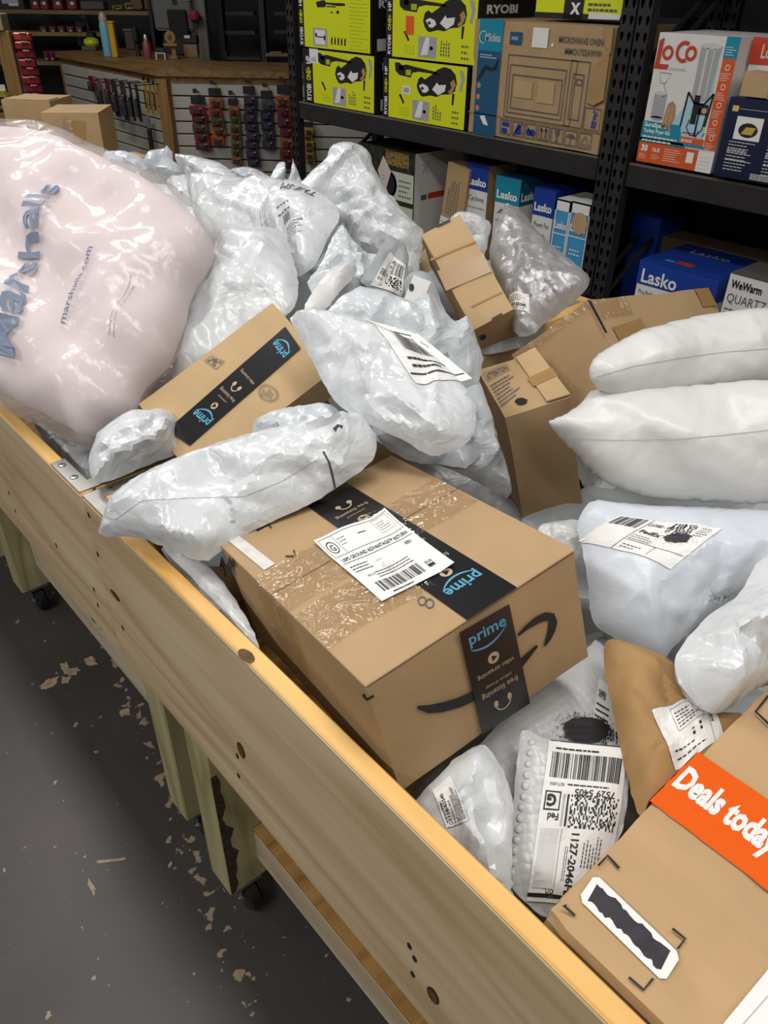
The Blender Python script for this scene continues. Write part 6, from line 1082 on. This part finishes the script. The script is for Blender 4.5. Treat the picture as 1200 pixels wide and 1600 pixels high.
b_bub = M('bubble_mailer', 'white bubble mailer with a large courier barcode label beside the orange taped box', [(811,1138),(825,1138),(857,1154),(890,1165),(961,1166),(983,1163),(984,1256),(975,1300),(930,1370),(870,1440),(840,1432),(786,1380),(794,1296),(803,1213)], (805, 1230, .868), (980, 1230, .872), (-.25, -.30, .92), BUBBLE, 57, T=(.010, .010), rim=.03, fringe=.006, fac=((.06, .003), (.025, .001)), fold=(18, .003), smooth=0, ex=.006)
b_gb = M('bubble_mailer', 'grey bubble mailer with a sprayed black spot under the big box', [(722,1190),(800,1105),(900,1030),(940,985),(965,1060),(1005,1190),(975,1260),(850,1260),(790,1290),(745,1310),(722,1260)], (740, 1230, .835), (950, 1100, .845), (-.22, -.26, .94), BUBBLE, 58, T=(.012, .012), rim=.04, fac=((.08, .003),), fold=(12, .003), ex=.006)
b_cl = M('poly_mailer', 'creased white mailer with a lettered label between the rail and bubble mailer', [(636,1262),(668,1226),(690,1203),(711,1181),(754,1154),(777,1183),(794,1213),(806,1256),(803,1296),(802,1348),(800,1420),(755,1390),(690,1322)], (665, 1250, .885), (788, 1300, .880), (-.28, -.30, .91), WP, 59, T=(.028, .02), rim=.06, fac=((.06, .011), (.028, .005)), fold=(34, .008))
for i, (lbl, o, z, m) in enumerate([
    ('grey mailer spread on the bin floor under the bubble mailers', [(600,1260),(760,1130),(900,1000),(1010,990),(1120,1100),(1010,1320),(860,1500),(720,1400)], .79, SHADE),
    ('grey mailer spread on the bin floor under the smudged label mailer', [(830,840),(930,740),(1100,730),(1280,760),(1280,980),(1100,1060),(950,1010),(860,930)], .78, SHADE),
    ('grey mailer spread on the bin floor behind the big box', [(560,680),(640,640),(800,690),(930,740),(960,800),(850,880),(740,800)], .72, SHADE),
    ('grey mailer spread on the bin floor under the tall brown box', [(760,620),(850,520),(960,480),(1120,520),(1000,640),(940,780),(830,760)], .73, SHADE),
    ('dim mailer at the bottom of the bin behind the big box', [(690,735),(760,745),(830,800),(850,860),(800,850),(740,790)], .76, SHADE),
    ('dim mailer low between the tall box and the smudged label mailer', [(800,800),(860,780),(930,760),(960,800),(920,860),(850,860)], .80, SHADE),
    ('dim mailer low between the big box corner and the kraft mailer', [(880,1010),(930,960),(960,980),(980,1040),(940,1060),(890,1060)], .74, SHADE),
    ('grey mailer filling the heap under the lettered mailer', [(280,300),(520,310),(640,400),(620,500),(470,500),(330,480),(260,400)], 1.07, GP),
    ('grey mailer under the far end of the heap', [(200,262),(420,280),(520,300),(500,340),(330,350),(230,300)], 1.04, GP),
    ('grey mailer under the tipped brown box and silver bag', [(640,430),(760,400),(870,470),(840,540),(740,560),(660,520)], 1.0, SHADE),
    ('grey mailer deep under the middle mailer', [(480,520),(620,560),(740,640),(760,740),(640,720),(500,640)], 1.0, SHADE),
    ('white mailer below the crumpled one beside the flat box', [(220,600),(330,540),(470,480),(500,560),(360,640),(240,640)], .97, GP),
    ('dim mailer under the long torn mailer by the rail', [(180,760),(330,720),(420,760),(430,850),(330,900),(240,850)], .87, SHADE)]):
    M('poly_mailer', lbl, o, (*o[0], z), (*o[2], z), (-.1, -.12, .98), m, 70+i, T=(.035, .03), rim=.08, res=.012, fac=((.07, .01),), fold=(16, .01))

# the rest of the heap, buried or beyond the frame: keeps the bins full when seen from a step aside
rq = random.Random(77); n_ = 0
for (x, y, z) in [(.62, -.15, .72), (.95, .15, .72), (1.30, .05, .76), (1.52, .35, .78), (1.05, .50, .74), (1.40, .70, .76), (.75, .95, .72), (1.15, .95, .76), (.60, .30, .70), (1.55, -.25, .76), (1.20, -.35, .74), (.80, -.5, .72), (1.50, 1.30, .80), (.62, 1.40, .76), (.95, 1.55, .82), (1.30, 1.65, .86), (1.55, 1.95, .88), (.70, 1.95, .80), (1.05, 2.15, .86), (1.40, 2.45, .86), (.75, 2.55, .84), (1.10, 2.80, .86), (1.45, 3.05, .88), (.80, 3.15, .86), (1.20, 3.35, .86)]:
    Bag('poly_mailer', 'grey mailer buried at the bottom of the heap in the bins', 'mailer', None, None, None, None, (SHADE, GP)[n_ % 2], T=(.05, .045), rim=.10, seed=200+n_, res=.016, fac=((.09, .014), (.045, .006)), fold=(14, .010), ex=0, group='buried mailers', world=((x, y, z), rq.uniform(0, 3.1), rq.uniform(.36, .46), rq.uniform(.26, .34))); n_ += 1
# ---------------------------------------------------------------- labels, seams and marks on the bags
SEAM = mat('seam_grey', (.40, .41, .43), .6); TORN = mat('torn_dark', (.06, .06, .06), .7)  # plain grey for the thin seam lines, near black for tears
def courier(d, seed=1, up=False):
    W_, H_ = d.W, d.H; k = K('label_print', BLACK, 1); d.rect(K('shipping_label', LABELW, 0), 0, 0, W_, H_)
    return k
# smudged courier label on the bluish mailer
d = Dec(.16, .10, .008); k = courier(d); d.bars(k, .004, .062, .05, .096, 22, 3); d.rect(k, .056, .0, .057, .1); d.text(k, 'CLOSED - 400', .058, .078, .008, bold=.02, wid=.04); d.text(k, 'FedEx', .062, .052, .010, bold=.03); d.code(k, .092, .066, .128, .096, 18, 8, 5); d.lines(k, .06, .03, .10, .046, 3, .25, 4); d.rect(k, .06, .026, .155, .027); d.rect(k, .11, .004, .1107, .026); d.lines(k, .064, .008, .10, .02, 2, .25, 5); d.lines(k, .135, .07, .157, .096, 5, .25, 7)
rr = random.Random(8); d.poly(K('ink_smudge', MARK, 2), [(.120+.021*math.cos(a)*rr.uniform(.75, 1.1), .060+.013*math.sin(a)*rr.uniform(.75, 1.1)) for a in [i*.224 for i in range(28)]])
for i in range(60): a = rr.uniform(0, 6.28); q = rr.gauss(1.15, .25); d.ell(K('ink_specks', MARK, 2), .120+.022*q*math.cos(a), .060+.014*q*math.sin(a), .0006, n=5)
b_fed.put(d, [(903, 846), (1047, 890), (1128, 826), (968, 806)])
d = Dec(.06, .04, .01)
for i in range(160): d.ell(K('ink_specks', MARK, 0), .03+rr.gauss(0, .011), .02+rr.gauss(0, .006), .0006, n=5)
b_fed.put(d, [(1090, 955), (1165, 935), (1155, 905), (1090, 925)])
# big upside-down courier label on the bubble mailer
d = Dec(.10, .165, .008); k = courier(d); d.rect(k, .002, .1635, .09, .165); d.bars(k, .006, .122, .094, .150, 44, 9); d.lines(k, .01, .154, .09, .159, 1, .4, 3); d.lines(k, .03, .115, .09, .119, 1, .4, 5); d.text(k, '7529 5405', .090, .112, .007, rot=math.pi, bold=.02, wid=.05); d.text(k, 'RETURN', .026, .117, .0035, rot=math.pi)
d.frame(k, .004, .088, .024, .108, .0016); d.text(k, 'G', .019, .104, .012, rot=math.pi, bold=.05); d.text(k, 'Fed', .024, .085, .007, rot=math.pi, bold=.03); d.rect(k, .032, .073, .0345, .106); d.rect(K('label_print', GREYP, 1), .027, .073, .0295, .106); d.code(k, .037, .072, .096, .106, 34, 15, 11); d.rect(k, .030, .004, .0305, .070)
d.text(k, '1127-2046FL', .044, .067, .0095, rot=-math.pi/2, bold=.03, wid=.060); d.lines(k, .038, .02, .043, .068, 2, .3, 4, True); d.lines(k, .060, .035, .085, .068, 6, .3, 7, True); d.text(k, 'on', .030, .012, .007, rot=math.pi); d.rect(K('worn_patch', LGREY, 1), .004, .012, .027, .07); d.rect(k, .0, .004, .045, .0075)
b_bub.put(d, [(822, 1408), (945, 1420), (981, 1168), (857, 1156)])
for y0 in range(0, 15):
    x = 830-y0*2.6; y = 1160+y0*17; h_ = b_bub.hit(x+2, y); 
    G().lathe([(.0052, 0), (.0046, .0012), (.003, .002), (.001, .0024)], h_-np.array([0, 0, .0006]), 10).build('bubble', BUBBLE, b_bub.ob, smooth=True)
# lettered label on the creased mailer
d = Dec(.085, .05, .006); k = courier(d); d.text(k, 'C1116-65540', .004, .032, .008, bold=.02, wid=.06); d.text(k, 'Mannheim SRO', .006, .024, .0045, bold=.01); d.lines(k, .004, .004, .07, .022, 6, .4, 3); d.lines(k, .01, .042, .07, .048, 1, .4, 4)
b_cl.put(d, [(733, 1282), (704, 1212), (676, 1236), (697, 1294)])
# return label on the kraft mailer
d = Dec(.10, .09, .008); k = courier(d); d.frame(k, .03, .045, .075, .085, .0006); d.lines(k, .034, .05, .07, .08, 5, .3, 3); d.text(k, 'AGE\u2122 RETURN', .09, .03, .006, rot=math.pi/2, bold=.02, wid=.055); d.rect(k, .082, .0, .0826, .09); d.lines(k, .01, .01, .07, .03, 2, .2, 4); d.lines(k, .05, .028, .075, .04, 2, .3, 9, True)
b_kr.put(d, [(1055, 1205), (1130, 1150), (1105, 1090), (1018, 1110)])
# barcode label over the middle mailer
d = Dec(.13, .075, .006); k = courier(d); d.bars(k, .030, .030, .095, .062, 30, 4); d.rect(k, .004, .008, .126, .0095); d.lines(k, .02, .014, .11, .026, 2, .35, 6); d.text(k, 'S', .112, .05, .01, rot=.6); d.lines(k, .03, .066, .1, .071, 1, .4, 2)
b_cen.put(d, [(650, 600), (738, 592), (655, 524), (566, 498)])
d = Dec(.05, .03, .01); d.text(K('print', INKGREY, 0), 'S1', .0, .0, .016, rot=.9, bold=.01); b_back.put(d, [(695, 560), (712, 572), (720, 556), (700, 548)])
# courier label on the flat grey mailer, small label on the silver bag
d = Dec(.06, .07, .01); k = courier(d); d.bars(k, .022, .038, .056, .064, 18, 5); d.frame(k, .004, .024, .016, .036, .0012); d.text(k, 'G', .007, .027, .006, bold=.04); d.code(k, .02, .008, .056, .034, 16, 9, 6); d.text(k, 'EX', .004, .012, .006); b_f.put(d, [(577, 446), (627, 464), (633, 416), (609, 393)])
d = Dec(.06, .06, .01); k = courier(d); d.lines(k, .005, .032, .055, .055, 4, .25, 3); d.text(k, '1107-2529FL', .004, .014, .010, bold=.03, wid=.05); d.text(k, '117-5-101', .006, .004, .006, wid=.04); sil.put(d, [(797, 489), (828, 491), (827, 460), (796, 461)])
# black lettering on the broad mailer
d = Dec(.25, .16, .02); k = K('print', INKGREY, 0); d.text(K('lettering', INKGREY, 0), 'THE SM', .245, .150, .032, 'l', rot=math.pi-.15+math.pi*0, wid=.10); d.bars(k, .145, .05, .175, .066, 12, 3); d.lines(k, .06, .03, .09, .14, 3, .12, 4, True); d.lines(k, .15, .004, .22, .046, 5, .22, 6); d.lines(k, .13, .07, .20, .10, 2, .15, 8)
b_c.put(d, [(395, 428), (500, 372), (505, 305), (380, 300)])
d = Dec(.05, .03, .01); [d.ell(K('ink_smear', MARK, 0), .01+.03*rr.random(), .005+.02*rr.random(), .0035, .006, 7) for _ in range(9)]
for o in bpy.data.objects:
    if o.get('label', '').startswith('white mailer with smeared'): SM = o
R_ = np.array(SM.matrix_world.to_3x3()); bv = BVHTree.FromPolygons([v.co for v in SM.data.vertices], [tuple(p.vertices) for p in SM.data.polygons]); c_ = np.array(SM.matrix_world.translation)
def sm_hit(px, py):
    o = (CAM_P-c_)@R_; dd = nrm(ray(px, py)@R_); h = bv.ray_cast(Vector(o), Vector(dd)); return np.array(h[0])-dd*.002 if h[0] is not None else None
q = [sm_hit(*p) for p in ((308, 272), (326, 270), (324, 256), (309, 258))]
if all(x is not None for x in q): d.emit(flat_map(q), SM, .001)
# seam lines and tears
p_hi.line('seam', [(930, 590), (990, 572), (1060, 560), (1130, 550), (1200, 545)], .0008, SEAM); p_lo.line('seam', [(885, 684), (960, 688), (1060, 686), (1130, 680), (1200, 672)], .0008, SEAM)
b_long.line('seam', [(180, 812), (222, 782), (300, 778), (380, 776), (440, 752), (500, 715)], .0008, SEAM); b_long.line('tear', [(505, 705), (514, 722), (520, 745), (524, 765)], .0028, TORN); b_long.line('tear', [(522, 672), (528, 666), (535, 668)], .006, TORN)

# sprayed black spot on the grey bubble mailer, its label, print on the rail scrap and long mailer
d = Dec(.07, .04, .004); d.poly(K('spray_spot', BLACK, 0), [(.035+.028*math.cos(a)*rr.uniform(.9, 1.06), .02+.0145*math.sin(a)*rr.uniform(.85, 1.1)) for a in [i*.224 for i in range(28)]])
for i in range(260): a = rr.uniform(0, 6.28); q = abs(rr.gauss(1.0, .22)); d.ell(K('spray_specks', BLACK, 0), .035+.029*q*math.cos(a), .02+.015*q*math.sin(a), .0007, n=5)
d2 = Dec(.09, .05, .006); k = courier(d2); d2.text(k, 'SHIPPER', .006, .036, .006, bold=.02); d2.lines(k, .004, .02, .07, .034, 3, .35, 3); d2.text(k, '089 9', .05, .008, .010, bold=.03); d2.bars(k, .02, .002, .05, .012, 14, 4)
b_gb.put(d2, [(920, 1160), (968, 1185), (965, 1085), (935, 1060)]); b_gb.put(d, [(870, 1172), (960, 1172), (960, 1118), (870, 1110)], .003)
d = Dec(.06, .012, .01); d.lines(K('print', INKGREY, 0), 0, 0, .06, .012, 2, .5, 3); b_rail.put(d, [(340, 962), (378, 996), (384, 990), (346, 950)]); d = Dec(.02, .01, .02); d.text(K('print', INKGREY, 0), '1003', .0, .0, .005); b_long.put(d, [(360, 818), (374, 815), (372, 806), (358, 809)])
